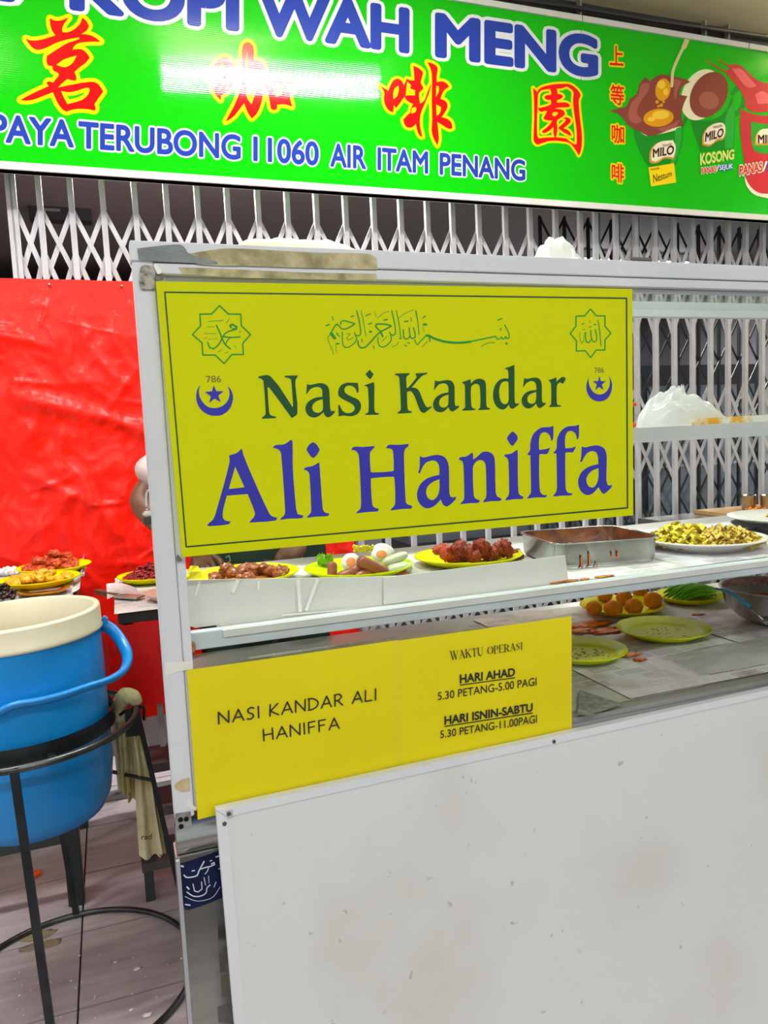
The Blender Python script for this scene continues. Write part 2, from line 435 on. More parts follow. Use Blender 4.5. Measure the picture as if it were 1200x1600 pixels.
# fluorescent battens on the ceiling
m_tube = mat('lit tube', '#ffffff', .4, emit='#f6fbff', es=24.)
m_hous = mat('batten housing', '#e6e6e2', .4)
tl_lab = ['lit fluorescent batten on the ceiling over the glass food stall', 'lit fluorescent batten on the ceiling over the blue bucket', 'lit fluorescent batten on the ceiling facing the yellow stall sign',
          'lit fluorescent batten on the ceiling facing the tray and cabbage end of the stall', 'lit fluorescent batten on the ceiling far out toward the street', 'added warm fluorescent batten out of view past the signboard, brightening the ceiling']
for i, (x, y, r, pw, up) in enumerate(TUBES):
    t = thing('tube_lamp', (x, y, CEIL), tl_lab[i], 'lamp', 'ceiling tube lamps')
    MB().box((x, y, CEIL - .03), (1.22, .06, .06), r, b=.006).build('housing', m_hous, t)
    d = Vector((math.cos(r), math.sin(r), 0)) * .595; c = Vector((x, y, CEIL - .085))
    MB().tube([c - d, c + d], .0145, 12).build('tube', m_tube, t)
    for s in (-1, 1):
        MB().box(c + d * s * 1.01 + Vector((0, 0, .01)), (.02, .034, .075), r).build('lamp_holder', m_hous, t)

# ---------------------------------------------------------------- coffee shop seen through the gate
m_blk = mat('dark furniture', '#232427', .5, col2='#2e2f33', scale=4)
m_chrome = mat('shop metal', '#9fa3a6', .22, 1.0, bump=.05, bscale=8)
for lx, ly_, lab in ((4.2, 5.4, 'lit tube lamp on the shop ceiling above the drinks chiller'), (.6, 3.95, 'added tube lamp hidden behind the signboard, brightening the shop interior')):
    t = thing('shop_lamp', (lx, ly_, 2.9), lab, 'lamp')
    MB().box((lx, ly_, 2.87), (1.26, .08, .06), b=.006).build('housing', m_hous, t)
    MB().tube([(lx - .6, ly_, 2.82), (lx + .6, ly_, 2.82)], .015, 10).build('tube', m_tube, t)
t = thing('drinks_chiller', (4.15, 4.75, 0), 'tall dark drinks chiller with glass front inside the shop', 'chiller')
MB().box((4.15, 4.8, .95), (1.1, .55, 1.9), b=.02).build('cabinet', m_blk, t)
MB().box((4.15, 4.515, 1.0), (.98, .01, 1.5)).build('glass_door', mat('chiller glass', '#55636f', .08, col2='#8d9ba8', scale=6, spec=.8), t)
for k in range(4): MB().box((4.15, 4.505, .45 + k * .36), (.98, .01, .02)).build('shelf_edge', m_chrome, t)
t = thing('kitchen_counter', (2.6, 4.5, 0), 'long steel kitchen counter inside the shop behind the gate', 'counter')
MB().box((2.6, 4.5, .86), (1.9, .6, .05), b=.008).build('worktop', m_chrome, t)
MB().box((2.6, 4.55, .415), (1.8, .5, .85)).build('body', mat('counter body', '#596066', .35, .6, col2='#4a5156', scale=3), t)
for k, (x, y, r, hh) in enumerate(((2.2, 4.45, .10, .22), (2.55, 4.5, .08, .16), (2.9, 4.42, .11, .12), (3.25, 4.5, .07, .25))):
    MB().lathe([(r * .9, .885), (r, .9), (r, .885 + hh), (r * 1.05, .89 + hh), (r * .96, .89 + hh), (r * .94, .90)], (x, y, 0), 28).build('cooking_pot', m_chrome, base=(x, y, .885), label=['wide steel pot on the shop counter', 'squat steel pot on the shop counter', 'shallow steel pan on the shop counter', 'tall narrow steel pot on the shop counter'][k], cat='pot')
t = thing('shop_shutter', (1.4, 6.3, 0), 'grey panel partition across the shop interior', 'partition')
for k in range(7): MB().box((-.9 + k * .82, 6.3, 1.4), (.80, .04, 2.7), b=.006).build('panel', mat('partition panel', '#68676a', .7, col2='#5d5b5e', scale=1.4), t)
for k in range(4): MB().box((1.4, 6.27, .3 + k * .75), (5.8, .03, .03)).build('rail', mat('partition rail', '#4c4b4d', .6), t)
t = thing('air_vent', (-.35, 5.0, 2.3), 'dark louvred vent box high inside the shop', 'vent')
p = P(92, 300, 5.0)
MB().box(p, (.34, .1, .34)).build('casing', m_blk, t)
for k in range(4): MB().box((p.x + (.05 if k % 2 else -.06), p.y - .055, p.z - .12 + k * .08), (.12, .01, .016)).build('louvre', mat('louvre', '#7d8583', .4), t)
# dark folded lattice standing inside at the right
t = thing('inner_lattice', (3.9, 4.1, 0), 'dark folded lattice screen standing inside the shop behind the tightly folded gate', 'screen')
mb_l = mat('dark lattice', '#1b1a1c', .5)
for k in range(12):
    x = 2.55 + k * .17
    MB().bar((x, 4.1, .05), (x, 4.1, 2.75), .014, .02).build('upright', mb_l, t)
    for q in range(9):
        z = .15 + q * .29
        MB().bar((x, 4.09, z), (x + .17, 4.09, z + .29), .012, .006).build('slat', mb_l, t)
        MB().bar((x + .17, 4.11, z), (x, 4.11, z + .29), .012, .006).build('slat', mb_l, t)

# ---------------------------------------------------------------- collapsible gate
m_gate = mat('gate paint', '#bdbabf', .45, .0, col2='#a8a3a3', scale=14, stretch=(1, 1, .3), bump=.12, bscale=120)
m_gate2 = mat('gate side metal', '#8e8f92', .35, .7, col2='#7a7772', scale=20)
def gx(px): return P(px, 345, GATE_Y).x
left_px = [18, 24.5, 64.6, 113.7, 163, 213, 262, 310, 356.6, 404, 449.6, 494.6, 540, 584, 626, 667.5, 706.5, 747.5, 789, 827.5, 867.5, 906]
right_x = []
x = gx(934)
xe = P(1025, 650, GATE_Y).x; step = (P(1190, 650, GATE_Y).x - xe) / 6
k0 = round((x - xe) / step)
right_x = [xe + (k0 + i) * step for i in range(17)]
za_, zb_ = P(120, 327, GATE_Y).z, P(120, 436, GATE_Y).z; zc_ = P(1164, 525, GATE_Y).z
ROWS = [(za_, zb_), (zc_ + .32, zc_), (P(1164, 604, GATE_Y).z, P(1137, 672, GATE_Y).z), (P(1137, 672, GATE_Y).z, P(1137, 742, GATE_Y).z), (.92, .72), (.72, .52), (.34, .12)]
def gate(name, xs, label, skip):
    g = thing(name, (sum(xs) / len(xs), GATE_Y, 0), label, 'gate')
    o0 = None
    for x in xs:
        if o0 is None:
            b = MB()
            b.box((x, GATE_Y - .011, 1.33), (.022, .003, 2.60)); b.box((x + .0095, GATE_Y, 1.33), (.003, .02, 2.60)); b.box((x - .0095, GATE_Y, 1.33), (.003, .02, 2.60))
            o0 = b.build('upright', m_gate, g, fix=False); x0 = x
        else:
            o = bpy.data.objects.new('upright', o0.data); COL.objects.link(o); o.parent = g; o.location = (x - x0, 0, 0)
    for i in range(len(xs) - 1):
        a, b_ = xs[i], xs[i + 1]
        if b_ - a < .05: continue
        for (zt, zb) in ROWS:
            if skip(a, zt): continue
            MB().bar((a, GATE_Y + .006, zt), (b_, GATE_Y + .006, zb), .019, .003).build('lattice_slat', m_gate, g)
            MB().bar((b_, GATE_Y + .012, zt), (a, GATE_Y + .012, zb), .019, .003).build('lattice_slat', m_gate, g)
    return g
TARP_X1 = P(553, 850, GATE_Y - .04).x
gate('folding_gate', [gx(p) for p in left_px], 'white painted collapsible steel gate with open lattice, behind the red sheet', lambda x, zt: x < TARP_X1 - .1 and zt < zb_ + .05)
gate('folding_gate', right_x, 'more tightly folded white collapsible steel gate behind the steel tray and cabbage plate', lambda x, zt: False)
rg_ = thing('inner_grille', (sum(right_x) / len(right_x), GATE_Y + .06, 0), 'grey inner grille of thin uprights close behind the tightly folded gate', 'grille')
o0 = None
for i, x in enumerate(right_x[:-1]):
    for fx in (.38, .55):
        xx = x + step * fx
        if o0 is None: o0 = MB().box((xx, GATE_Y + .06, 1.33), (.007, .012, 2.6)).build('upright', m_gate2, rg_); xx0 = xx
        else:
            o = bpy.data.objects.new('upright', o0.data); COL.objects.link(o); o.parent = rg_; o.location = (xx - xx0, 0, 0)
MB().box((1.25, GATE_Y, 2.645), (7.5, .07, .05)).build('trim_1', m_gate2, kind='structure')
MB().box((1.25, GATE_Y, .012), (7.5, .05, .024)).build('trim_2', m_gate2, kind='structure')

# ---------------------------------------------------------------- red plastic sheet on the gate
m_tarp = mat('red plastic sheet', '#f01602', .34, spec=.32, bump=.16, bscale=70)
ty = GATE_Y - .045
tl = P(-90, 434, ty); tr_x = TARP_X1; top = P(100, 437, ty).z; bot = .35
tb = MB()
bars_x = [gx(p) for p in left_px]
folds = [((-.45, 1.98), (-.2, 1.90), .012, .02), ((-.30, 1.70), (-.02, 1.62), .026, .035), ((-.02, 1.63), (.22, 1.52), .016, .025), ((-.30, 1.40), (-.08, 1.28), .014, .02), ((-.12, 1.38), (.02, 1.14), .016, .028)]
rf = random.Random(41)
for _ in range(46):
    ax, az, an, ln = tl.x + (tr_x - tl.x) * rf.random() * .75, 1.0 + 1.15 * rf.random(), rf.choice((-.5, -.35, .25, .9, 1.2, -1.0)) + rf.random() * .4, .06 + .16 * rf.random()
    folds.append(((ax, az), (ax + ln * math.cos(an), az + ln * math.sin(an)), .003 + .007 * rf.random(), .007 + .012 * rf.random()))
def tarp(u, v):
    x = tl.x + (tr_x - tl.x) * u; z = bot + (top - bot) * v
    d = 0.
    for bx in bars_x:
        t_ = abs(x - bx - .006 * math.sin(z * 7)) / .016
        if t_ < 2.5: d += .0055 * math.exp(-t_ * t_) * (.6 + .6 * noise.noise(Vector((bx * 9, z * 3, 0))))
    for (a, b, h_, w_) in folds:
        a = Vector(a); b = Vector(b); q = Vector((x, z)); ab = b - a; s = max(0, min(1, (q - a).dot(ab) / ab.length_squared)); dd = (q - a - ab * s).length
        d += h_ * math.exp(-(dd / w_) ** 2) * (.35 + .65 * math.sin(math.pi * min(1, max(0, .1 + .8 * s))))
    q = Vector((x * 2.2, z * 1.9, .3))
    d += .012 * noise.noise(q) + .016 * (1 - 2.2 * abs(noise.noise(q * 1.5 + Vector((7, 2, 5))))) + .008 * (1 - 2.2 * abs(noise.noise(Vector((q.x * 4.4 + q.y * 1.2, q.y * 3.0, 4))))) + .0035 * (1 - 2.2 * abs(noise.noise(q * 7.5))) + .003 * (1 - abs(noise.noise(q * 3.1 + Vector((3, 1, 0)))) * 2) + .0022 * noise.noise(q * 11)
    edge = min(1, (1 - v) * 8)
    d = d * edge
    return Vector((x, ty - max(-.01, d) * 1.0, z + .004 * noise.noise(Vector((x * 6, 0, 1))) * (v > .99)))
tb.sheet(tarp, 240, 300)
tp = tb.build('plastic_sheet', m_tarp, label='creased glossy red plastic sheet hung over the lower part of the gate', cat='plastic sheet', fix=False)
for (px, py) in ((77, 444.5), (190, 447)):
    p = P(px, py, ty - .012)
    MB().blob(p, (.007, .005, .007), 1, 1, 0).build('rivet', m_chrome, tp)

# ================================================================ green signboard
m_sg = mat('sign green', '#00b404', .05, spec=.5)
# faint horizontal ribs pressed into the sheet stretch the lamp reflections
nt = m_sg.node_tree; tc = nt.nodes.new('ShaderNodeTexCoord'); wv = nt.nodes.new('ShaderNodeTexWave'); wv.bands_direction = 'Z'; wv.inputs['Scale'].default_value = 40
bp = nt.nodes.new('ShaderNodeBump'); bp.inputs['Strength'].default_value = .025; bp.inputs['Distance'].default_value = .004
nt.links.new(tc.outputs['Object'], wv.inputs['Vector']); nt.links.new(wv.outputs['Fac'], bp.inputs['Height']); nt.links.new(bp.outputs[0], nt.nodes['Principled BSDF'].inputs['Normal'])
def sign_mat(name, col):
    if name in MATS: return MATS[name]
    m = mat(name, col, .05, spec=.5); n2 = m.node_tree
    a = n2.nodes.new('ShaderNodeTexCoord'); b = n2.nodes.new('ShaderNodeTexWave'); b.bands_direction = 'Z'; b.inputs['Scale'].default_value = 40
    c = n2.nodes.new('ShaderNodeBump'); c.inputs['Strength'].default_value = .025; c.inputs['Distance'].default_value = .004
    n2.links.new(a.outputs['Object'], b.inputs['Vector']); n2.links.new(b.outputs['Fac'], c.inputs['Height']); n2.links.new(c.outputs[0], n2.nodes['Principled BSDF'].inputs['Normal'])
    return m
sz0 = P(600, 304.7, SIGN_Y).z; sz1 = P(1000, 42, SIGN_Y).z
sx0, sx1 = -1.3, 4.6
sg = thing('shop_signboard', ((sx0 + sx1) / 2, SIGN_Y, sz0), 'long green shop signboard with blue and red lettering and drink pictures', 'signboard')
MB().box(((sx0 + sx1) / 2, SIGN_Y + .02, (sz0 + sz1) / 2), (sx1 - sx0, .04, sz1 - sz0)).build('board', m_sg, sg)
m_fr = mat('sign frame', '#dcdad6', .4, col2='#cfccc2', scale=5)
fw = P(600, 294.7, SIGN_Y).z - sz0
MB().box(((sx0 + sx1) / 2, SIGN_Y + .018, sz0 + fw / 2), (sx1 - sx0 + .02, .056, fw)).build('frame_rail', m_fr, sg)
MB().box(((sx0 + sx1) / 2, SIGN_Y + .018, sz1 - fw * .35), (sx1 - sx0 + .02, .056, fw * .95)).build('frame_rail', m_fr, sg)
for x in (P(912, 22, SIGN_Y - .02).x, P(1173, 66, SIGN_Y - .02).x):
    MB().box((x, SIGN_Y - .0105, sz1 - fw * .35), (.003, .001, fw * .95)).build('frame_seam', m_dark, sg)
for s, x in ((-1, sx0), (1, sx1)): MB().box((x, SIGN_Y + .018, (sz0 + sz1) / 2), (fw, .056, sz1 - sz0 - 2 * fw)).build('frame_stile', m_fr, sg)
for x in (-.6, 1.2, 3.0, 4.2): MB().box((x, SIGN_Y + .115, sz1 - .12), (.03, .15, .03)).build('bracket', m_dark, sg)
m_wh = sign_mat('sign white', '#dedcdc'); m_bl = sign_mat('sign blue', '#1f3a9c'); m_rd = sign_mat('sign red', '#e6000e'); m_ye = sign_mat('sign yellow', '#eccf00')
L1, L2, L3, L4 = .0006, .0012, .0018, .0024
def bl1(x): return 45 + .1305 * (x - 371)
def tl1(x): return 23 + .149 * (x - 681)
def bl2(x): return 221.5 + .0741 * (x - 12)
def tl2(x): return 190.5 + .0871 * (x - 122)
def sign_words(words, bl, tl_, bold, outl, nm):
    for (s, x0, x1) in words:
        a = Print(SIGN_Y - L1); b = Print(SIGN_Y - L2)
        qd = ((x0, tl_(x0)), (x1, tl_(x1)), (x1, bl(x1)), (x0, bl(x0)))
        put_text(a, s, *qd, bold=outl, cap=.682); put_text(b, s, *qd, bold=bold, cap=.682)
        a.build(nm + '_outline', m_wh, sg); b.build(nm, m_bl, sg, 'blue capital letters with white outline')
sign_words([('I', -8, 14), ('KOPI', 114, 369), ('WAH', 407, 636), ('MENG', 684, 931)], bl1, tl1, .13, .30, 'title_lettering')
sign_words([('PAYA', -14, 114), ('TERUBONG', 124, 375), ('11060', 397, 497), ('AIR', 517, 571), ('ITAM', 591, 668), ('PENANG', 688, 820)], bl2, tl2, .085, .24, 'address_lettering')
GLY = {
 'tea': (20, 10, 7.5, 46, [[(435,140),(490,165),(560,165),(655,130),(610,190),(580,250),(580,300),(630,305),(700,280),(770,225),(800,180),(815,130),(860,170),(893,225),(870,275),(805,325),(880,330),(950,355),(1030,412),(900,415),(770,430),(720,465),(700,507),(790,500),(850,530),(903,600),(850,665),(780,715),(722,770),(745,830),(740,870),(690,865),(640,850),(590,890),(530,950),(700,915),(830,892),(950,885),(1010,920),(1060,1000),(1000,1080),(955,1150),(972,1190),(960,1222),(880,1205),(780,1200),(690,1212),(630,1235),(580,1205),(520,1120),(470,1005),(380,1040),(250,1090),(150,1105),(90,1095),(250,1010),(420,935),(395,895),(420,878),(470,893),(540,810),(530,780),(475,750),(465,700),(410,690),(395,640),(400,580),(470,535),(540,490),(640,430),(740,398),(782,378),(775,362),(740,368),(620,392),(500,430),(400,480),(300,510),(240,490),(185,430),(150,378),(220,400),(330,390),(500,340),(460,280),(437,200)], [(510,685),(600,620),(750,575),(710,650),(660,695),(600,712)], [(565,990),(650,1005),(730,995),(850,955),(895,955),(900,990),(870,1050),(800,1100),(640,1145),(600,1070)]]),
 'coffee_a': (310, 50, 7.059, 38, [[(235,300),(290,275),(350,300),(390,400),(400,520),(370,600),(320,660),(250,700),(245,752),(190,690),(150,610),(120,510),(130,420),(180,350)], [(225,380),(265,350),(300,420),(280,490),(230,555),(205,470)], [(530,115),(570,120),(605,165),(612,300),(690,330),(730,400),(720,600),(700,760),(650,890),(590,955),(545,890),(505,785),(440,870),(380,940),(300,990),(330,930),(400,800),(455,660),(485,520),(480,330),(478,240),(495,140)], [(540,210),(538,330),(560,400),(600,395),(632,440),(635,640),(585,800),(530,700),(545,540),(535,420),(520,340)], [(725,575),(780,540),(900,545),(1060,560),(1070,600),(1010,700),(1035,825),(960,800),(870,800),(865,850),(830,860),(800,840),(780,720)], [(830,600),(950,570),(920,690),(860,715)]]),
 'coffee_b': (575, 80, 8, 36, [[(130,420),(190,455),(255,495),(280,430),(320,365),(370,345),(420,370),(450,425),(485,345),(530,362),(580,365),(575,270),(565,180),(640,215),(690,265),(675,330),(660,395),(690,450),(680,480),(640,520),(640,580),(650,655),(700,620),(740,520),(785,410),(790,430),(750,560),(690,700),(655,800),(650,920),(680,1070),(650,1060),(615,990),(600,905),(560,945),(500,955),(460,920),(440,855),(500,790),(525,770),(535,720),(565,660),(520,640),(480,610),(455,570),(420,620),(350,715),(325,670),(315,765),(260,740),(215,670),(200,590),(205,520),(180,470)], [(330,470),(380,430),(385,480),(365,560),(318,600),(315,540)], [(490,380),(540,425),(525,465),(590,490),(585,555),(530,550),(470,556)], [(535,768),(550,710),(595,695),(605,720),(590,760),(550,778)], [(740,135),(820,160),(870,210),(860,300),(858,385),(930,378),(980,400),(1015,445),(960,480),(930,530),(905,595),(970,625),(995,680),(970,750),(920,825),(980,840),(1040,890),(1055,965),(1010,970),(940,930),(868,885),(880,1010),(885,1100),(868,1180),(830,1110),(797,1010),(802,850),(797,600),(797,280),(770,190)], [(855,430),(885,440),(885,500),(850,570)], [(852,665),(915,700),(900,770),(858,810)]]),
 'garden': (820, 120, 12, 40, [[(155,205),(190,240),(235,285),(270,225),(380,175),(550,140),(720,130),(820,135),(910,175),(1010,270),(1045,345),(1015,430),(1015,560),(1040,820),(1068,1050),(1070,1280),(1040,1420),(1010,1475),(970,1400),(900,1300),(840,1240),(740,1215),(600,1200),(450,1205),(340,1240),(235,1275),(190,1240),(165,1180),(175,800),(170,400)], [(250,330),(275,290),(330,245),(590,222),(700,215),(780,185),(840,215),(910,280),(905,420),(920,640),(960,900),(975,1100),(970,1260),(930,1265),(840,1210),(790,1165),(700,1145),(560,1135),(400,1140),(260,1155),(235,1100),(230,800),(240,560)]]),
 'garden_inner': (820, 120, 12, 40, [[(475,240),(500,200),(580,200),(595,225),(612,270),(612,320),(680,330),(720,365),(680,410),(600,440),(610,485),(760,480),(820,505),(855,545),(810,570),(640,575),(565,595),(650,605),(720,630),(758,690),(720,735),(640,790),(600,830),(610,960),(600,1080),(575,1150),(550,1110),(535,1020),(540,935),(470,1000),(400,1045),(330,1055),(320,1020),(400,960),(470,890),(515,820),(420,815),(365,800),(350,760),(380,720),(420,640),(370,640),(310,660),(270,630),(235,590),(340,570),(440,540),(495,510),(490,435),(400,425),(365,385),(400,350),(490,335),(495,290)], [(510,700),(540,660),(610,660),(625,680),(580,735),(530,735)], [(720,780),(770,760),(830,775),(868,825),(840,870),(725,965),(800,995),(850,1040),(878,1115),(800,1080),(700,1020),(625,960),(690,900),(760,830),(770,795)]]),
}
for k, (x0, y0, sc, bw, cs) in GLY.items():
    if k != 'garden_inner': ye = Print(SIGN_Y - L1); rd = Print(SIGN_Y - L2)
    loops = [smooth_loop(zoomed(x0, y0, sc, c), True, 3) for c in cs]
    rd.fill(loops)
    for c in loops: ye.line(c, 2 * bw / sc, True)
    if k != 'garden': ye.build('character_outline', m_ye, sg); rd.build('character_lettering', m_rd, sg, 'red brushed character with yellow outline')
for ch, x0, x1, y0, y1 in (('上', 953, 974, 71, 101), ('等', 954, 975, 132, 163), ('咖', 956, 975, 194, 223), ('啡', 956, 975, 255, 284)):
    q = ((x0, y0), (x1, y0 + 2), (x1, y1 + 1.5), (x0, y1))
    ye = Print(SIGN_Y - L1); rd = Print(SIGN_Y - L2)
    put_text(ye, ch, *q, bold=.22); put_text(rd, ch, *q, bold=.035)
    ye.build('character_outline', m_ye, sg); rd.build('character_lettering', m_rd, sg, 'small red character with yellow outline')
# drink pictures, flat print on the board
def pic(name, col, shapes, lift, lines=()):
    for c in shapes:
        p = Print(SIGN_Y - lift); p.fill([smooth_loop(zoomed(930, 40, 4.444, c), True, 4, .3)]); p.build(name, sign_mat('print ' + col, col), sg)
    for i_, (pts, wd) in enumerate(lines):
        p = Print(SIGN_Y - lift - .0001 * i_); p.line([tuple(v) for v in smooth_loop(zoomed(930, 40, 4.444, pts), False, 4)], wd / 4.444 if not isinstance(wd, tuple) else [wd[0] / 4.444 + (wd[1] - wd[0]) / 4.444 * i / ((len(pts) - 1) * 4) for i in range((len(pts) - 1) * 4 + 1)]); p.build(name, sign_mat('print ' + col, col), sg)
def ell(cx, cy, rx, ry, rot=0, n=24):
    return [(cx + rx * math.cos(t) * math.cos(rot) - ry * math.sin(t) * math.sin(rot), cy + rx * math.cos(t) * math.sin(rot) + ry * math.sin(t) * math.cos(rot)) for t in [2 * math.pi * i / n for i in range(n)]]
pic('printed_mug', '#0a8a1e', [[(265,715),(610,690),(606,800),(580,900),(550,975),(385,985),(320,900),(280,800)], [(640,590),(720,650),(800,655),(900,600),(955,480),(972,640),(960,860),(730,880),(690,760)]], L1, [([(600,520),(632,560),(630,640),(608,690)], 26), ([(955,470),(995,425),(1028,450),(1034,520),(1005,590),(955,630)], 34)])
pic('printed_mug_shade', '#23a834', [[(560,720),(605,700),(590,840),(545,960),(520,970),(550,850)], [(905,640),(960,520),(968,640),(955,850),(900,860)]], L2)
pic('printed_mug_rim', '#efe6c4', [ell(735, 480, 130, 185, .42), [(310,735),(600,700),(590,718),(360,765)]], L1 + .0002)
pic('printed_drink', '#8a3f36', [ell(790, 480, 122, 168, .5), [(80,600),(160,575),(215,560),(240,510),(290,470),(310,400),(350,355),(380,385),(450,340),(530,350),(620,370),(660,390),(600,430),(585,480),(640,490),(610,560),(600,640),(615,690),(520,720),(450,750),(370,765),(310,735),(225,690),(190,640),(130,600)]], L2 + .0002)
pic('printed_drink_light', '#a85a4c', [[(250,540),(300,480),(320,410),(380,400),(370,450),(320,520),(290,600),(330,660),(280,680),(230,640)], [(520,360),(600,385),(575,450),(560,520),(545,480),(550,420)], ell(790, 520, 70, 60, .4), [(430,715),(520,690),(590,650),(560,700),(470,735)]], L3)
pic('printed_granules', '#e39a12', [ell(470, 445, 52, 78, .15), ell(440, 640, 105, 62, -.1), ell(430, 530, 12, 12), ell(460, 552, 11, 12), ell(475, 528, 10, 10), ell(440, 560, 10, 9)], L3 + .0002)
pic('printed_granules_light', '#f6c93a', [ell(455, 620, 60, 30, -.1), ell(460, 410, 28, 30), ell(490, 460, 18, 24), ell(390, 650, 26, 16)], L4)
pic('printed_spoon', '#e2cf95', [], L4, [([(642,70),(630,120),(600,175),(565,250),(540,315),(532,420)], 20), ([(643,72),(634,110),(615,150)], 34)])
pic('printed_splash', '#c8313c', [[(930,290),(960,265),(1020,285),(1080,340),(1140,385),(1200,400),(1200,600),(1100,600),(1045,560),(1040,520),(1000,440),(950,380),(915,330)], [(1010,575),(1100,615),(1200,625),(1290,620),(1270,1130),(1200,1195),(1110,1170),(1060,1110),(1040,980),(1005,720)]], L2, [([(765,240),(850,290),(930,335)], (6, 14)), ([(850,235),(920,275),(980,290)], (6, 14))])
pic('printed_splash_light', '#e8626a', [[(950,300),(1010,300),(1070,360),(1120,420),(1060,430),(1000,370)], [(1110,480),(1160,455),(1200,480),(1200,540),(1130,545)]], L3)
pic('printed_glass_foot', '#f0e6cf', [[(1035,1040),(1080,1120),(1150,1165),(1290,1160),(1270,1210),(1180,1195),(1100,1170),(1050,1110)]], L3)
pic('printed_label', '#2fa22f', [[(1080,665),(1200,685),(1290,680),(1280,890),(1180,890),(1100,860)]], L3)
pic('printed_logo_back', '#c99a2c', [[(375,930),(385,860),(440,810),(540,800),(560,850),(545,930),(480,925),(430,955),(385,955)], [(742,830),(745,760),(790,700),(880,680),(905,720),(890,790),(850,800),(790,840)], [(1108,830),(1115,760),(1160,720),(1290,730),(1290,830),(1180,830)]], L4)
pic('printed_logo', '#f3ead2', [[(388,920),(398,855),(450,808),(540,795),(560,845),(545,915),(480,912),(430,940),(400,942)], [(755,820),(757,755),(800,695),(880,675),(905,712),(888,778),(850,785),(800,825)], [(1120,820),(1125,755),(1165,718),(1290,725),(1290,820),(1180,815)]], L4 + .0003)
pic('printed_card', '#f7d411', [[(370,985),(548,955),(562,1090),(388,1117)]], L4)
def ztext(s, col, q, bold, lift, nm):
    p = Print(SIGN_Y - lift); qq = zoomed(930, 40, 4.444, q); put_text(p, s, *qq, bold=bold, cap=.682 if s.isupper() else None); return p.build(nm, sign_mat('ink ' + col, col), sg)
L5 = .0034; L6 = .004
for q in (((402,858),(548,832),(543,890),(402,915)), ((768,745),(892,712),(888,768),(764,806)), ((1132,760),(1275,760),(1275,815),(1132,815))): ztext('MILO', '#4a1d10', q, .09, L5, 'brand_lettering')
ztext('Nestlé', '#a33a2a', ((468,822),(530,812),(530,832),(468,842)), .02, L5, 'small_lettering'); ztext('Nestlé', '#a33a2a', ((820,695),(880,682),(880,702),(820,716)), .02, L5, 'small_lettering')
ztext('Nestlé', '#8a3a10', ((385,992),(445,980),(445,996),(385,1006)), .02, L5, 'small_lettering')
ztext('Nestum', '#4a2a12', ((402,1035),(532,1005),(532,1045),(405,1092)), .02, L5, 'card_lettering')
KQ = ((730,893),(965,862),(962,925),(732,965))
ztext('KOSONG', '#9ccf2a', KQ, .2, L4, 'lettering_outline'); ztext('KOSONG', '#ecec9a', KQ, .03, L5, 'kosong_lettering')
PQ = ((737,990),(840,975),(840,1015),(738,1028)); SQ = ((865,970),(958,957),(955,992),(862,1003))
ztext('PANAS', '#efe9d0', PQ, .3, L4, 'lettering_outline'); ztext('PANAS', '#e0261c', PQ, .06, L5, 'hot_lettering'); ztext('/', '#f4f0e0', ((845,968),(860,968),(855,1010),(842,1010)), .1, L5, 'slash_lettering')
ztext('SEJUK', '#1c5fb0', SQ, .35, L4, 'lettering_outline'); ztext('SEJUK', '#f2f4f4', SQ, .03, L5, 'cold_lettering')
PQ = ((1005,975),(1160,950),(1160,1010),(1002,1040))
ztext('PANAS', '#f3e4d2', PQ, .32, L4, 'lettering_outline'); ztext('PANAS', '#e0261c', PQ, .07, L5, 'hot_lettering'); ztext('/', '#fbf6ea', ((1168,945),(1192,945),(1185,1010),(1165,1010)), .1, L5, 'slash_lettering')
ztext('SEJUK', '#1c5fb0', ((1200,945),(1350,925),(1350,985),(1200,1005)), .35, L4, 'lettering_outline'); ztext('SEJUK', '#f2f4f4', ((1200,945),(1350,925),(1350,985),(1200,1005)), .03, L5, 'cold_lettering')

# ================================================================ glass food stall
D = 1.43
m_al = mat('stall aluminium', '#d9dbe0', .38, .0, col2='#cdd0d6', scale=3, stretch=(1, 1, 1), spec=.6)
m_al2 = mat('stall channel', '#b9bcc2', .35, .3)
m_st = mat('brushed steel', '#a9aba8', .26, .9, col2='#999b97', scale=5, stretch=(1, 1, 6))
m_gl = glass_mat('stall glass', '#fdfefe', .004, .02)
m_glr = glass_mat('stall roof glass', '#f1f7f4', .01, .03, '#d6e4dc', .05)
m_glue = mat('old tape glue', '#cfc39a', .8, col2='#8e8560', scale=30, detail=6, bump=.3, bscale=90)
m_duct = mat('grey tape', '#838b8d', .55, col2='#6f7678', scale=25, bump=.4, bscale=60)
XR = 2.9
x_post = P(205, 390, D).x; x_seam = P(273, 857, D).x; x_in = P(290.5, 880, D).x
z_top = P(204, 376, D).z; z_line = P(1200, 441, D).z; z_lo = P(1200, 454, D).z
z_sh = P(302, 996, D).z; z_shb = P(302, 1024, D).z
DECK = .835
st = thing('food_stall', (1.0, 1.9, 0), 'glass-fronted food stall with white aluminium frame, steel body and white lower panel', 'food stall')
MB().box(((x_post + x_seam) / 2, D + .02, (z_top + .795) / 2), (x_seam - x_post, .04, z_top - .795), b=.002).build('post', m_al, st)
MB().box(((x_in + x_seam + .001) / 2, D + .016, (z_lo + .81) / 2), (x_in - x_seam - .001, .024, z_lo - .81), b=.0015).build('glass_stile', m_al, st)
MB().box((XR - .02, D + .02, (z_top + .795) / 2), (.04, .04, z_top - .795), b=.002).build('post', m_al, st)
RYY = 2.38
z_rt0, z_rt1 = P(1100, 497, RYY).z, P(1100, 474, RYY).z
for x in (.172, XR - .02): MB().box((x, RYY, z_rt0 / 2 + .42), (.038, .038, z_rt0 - .84), b=.002).build('rear_post', m_al, st)
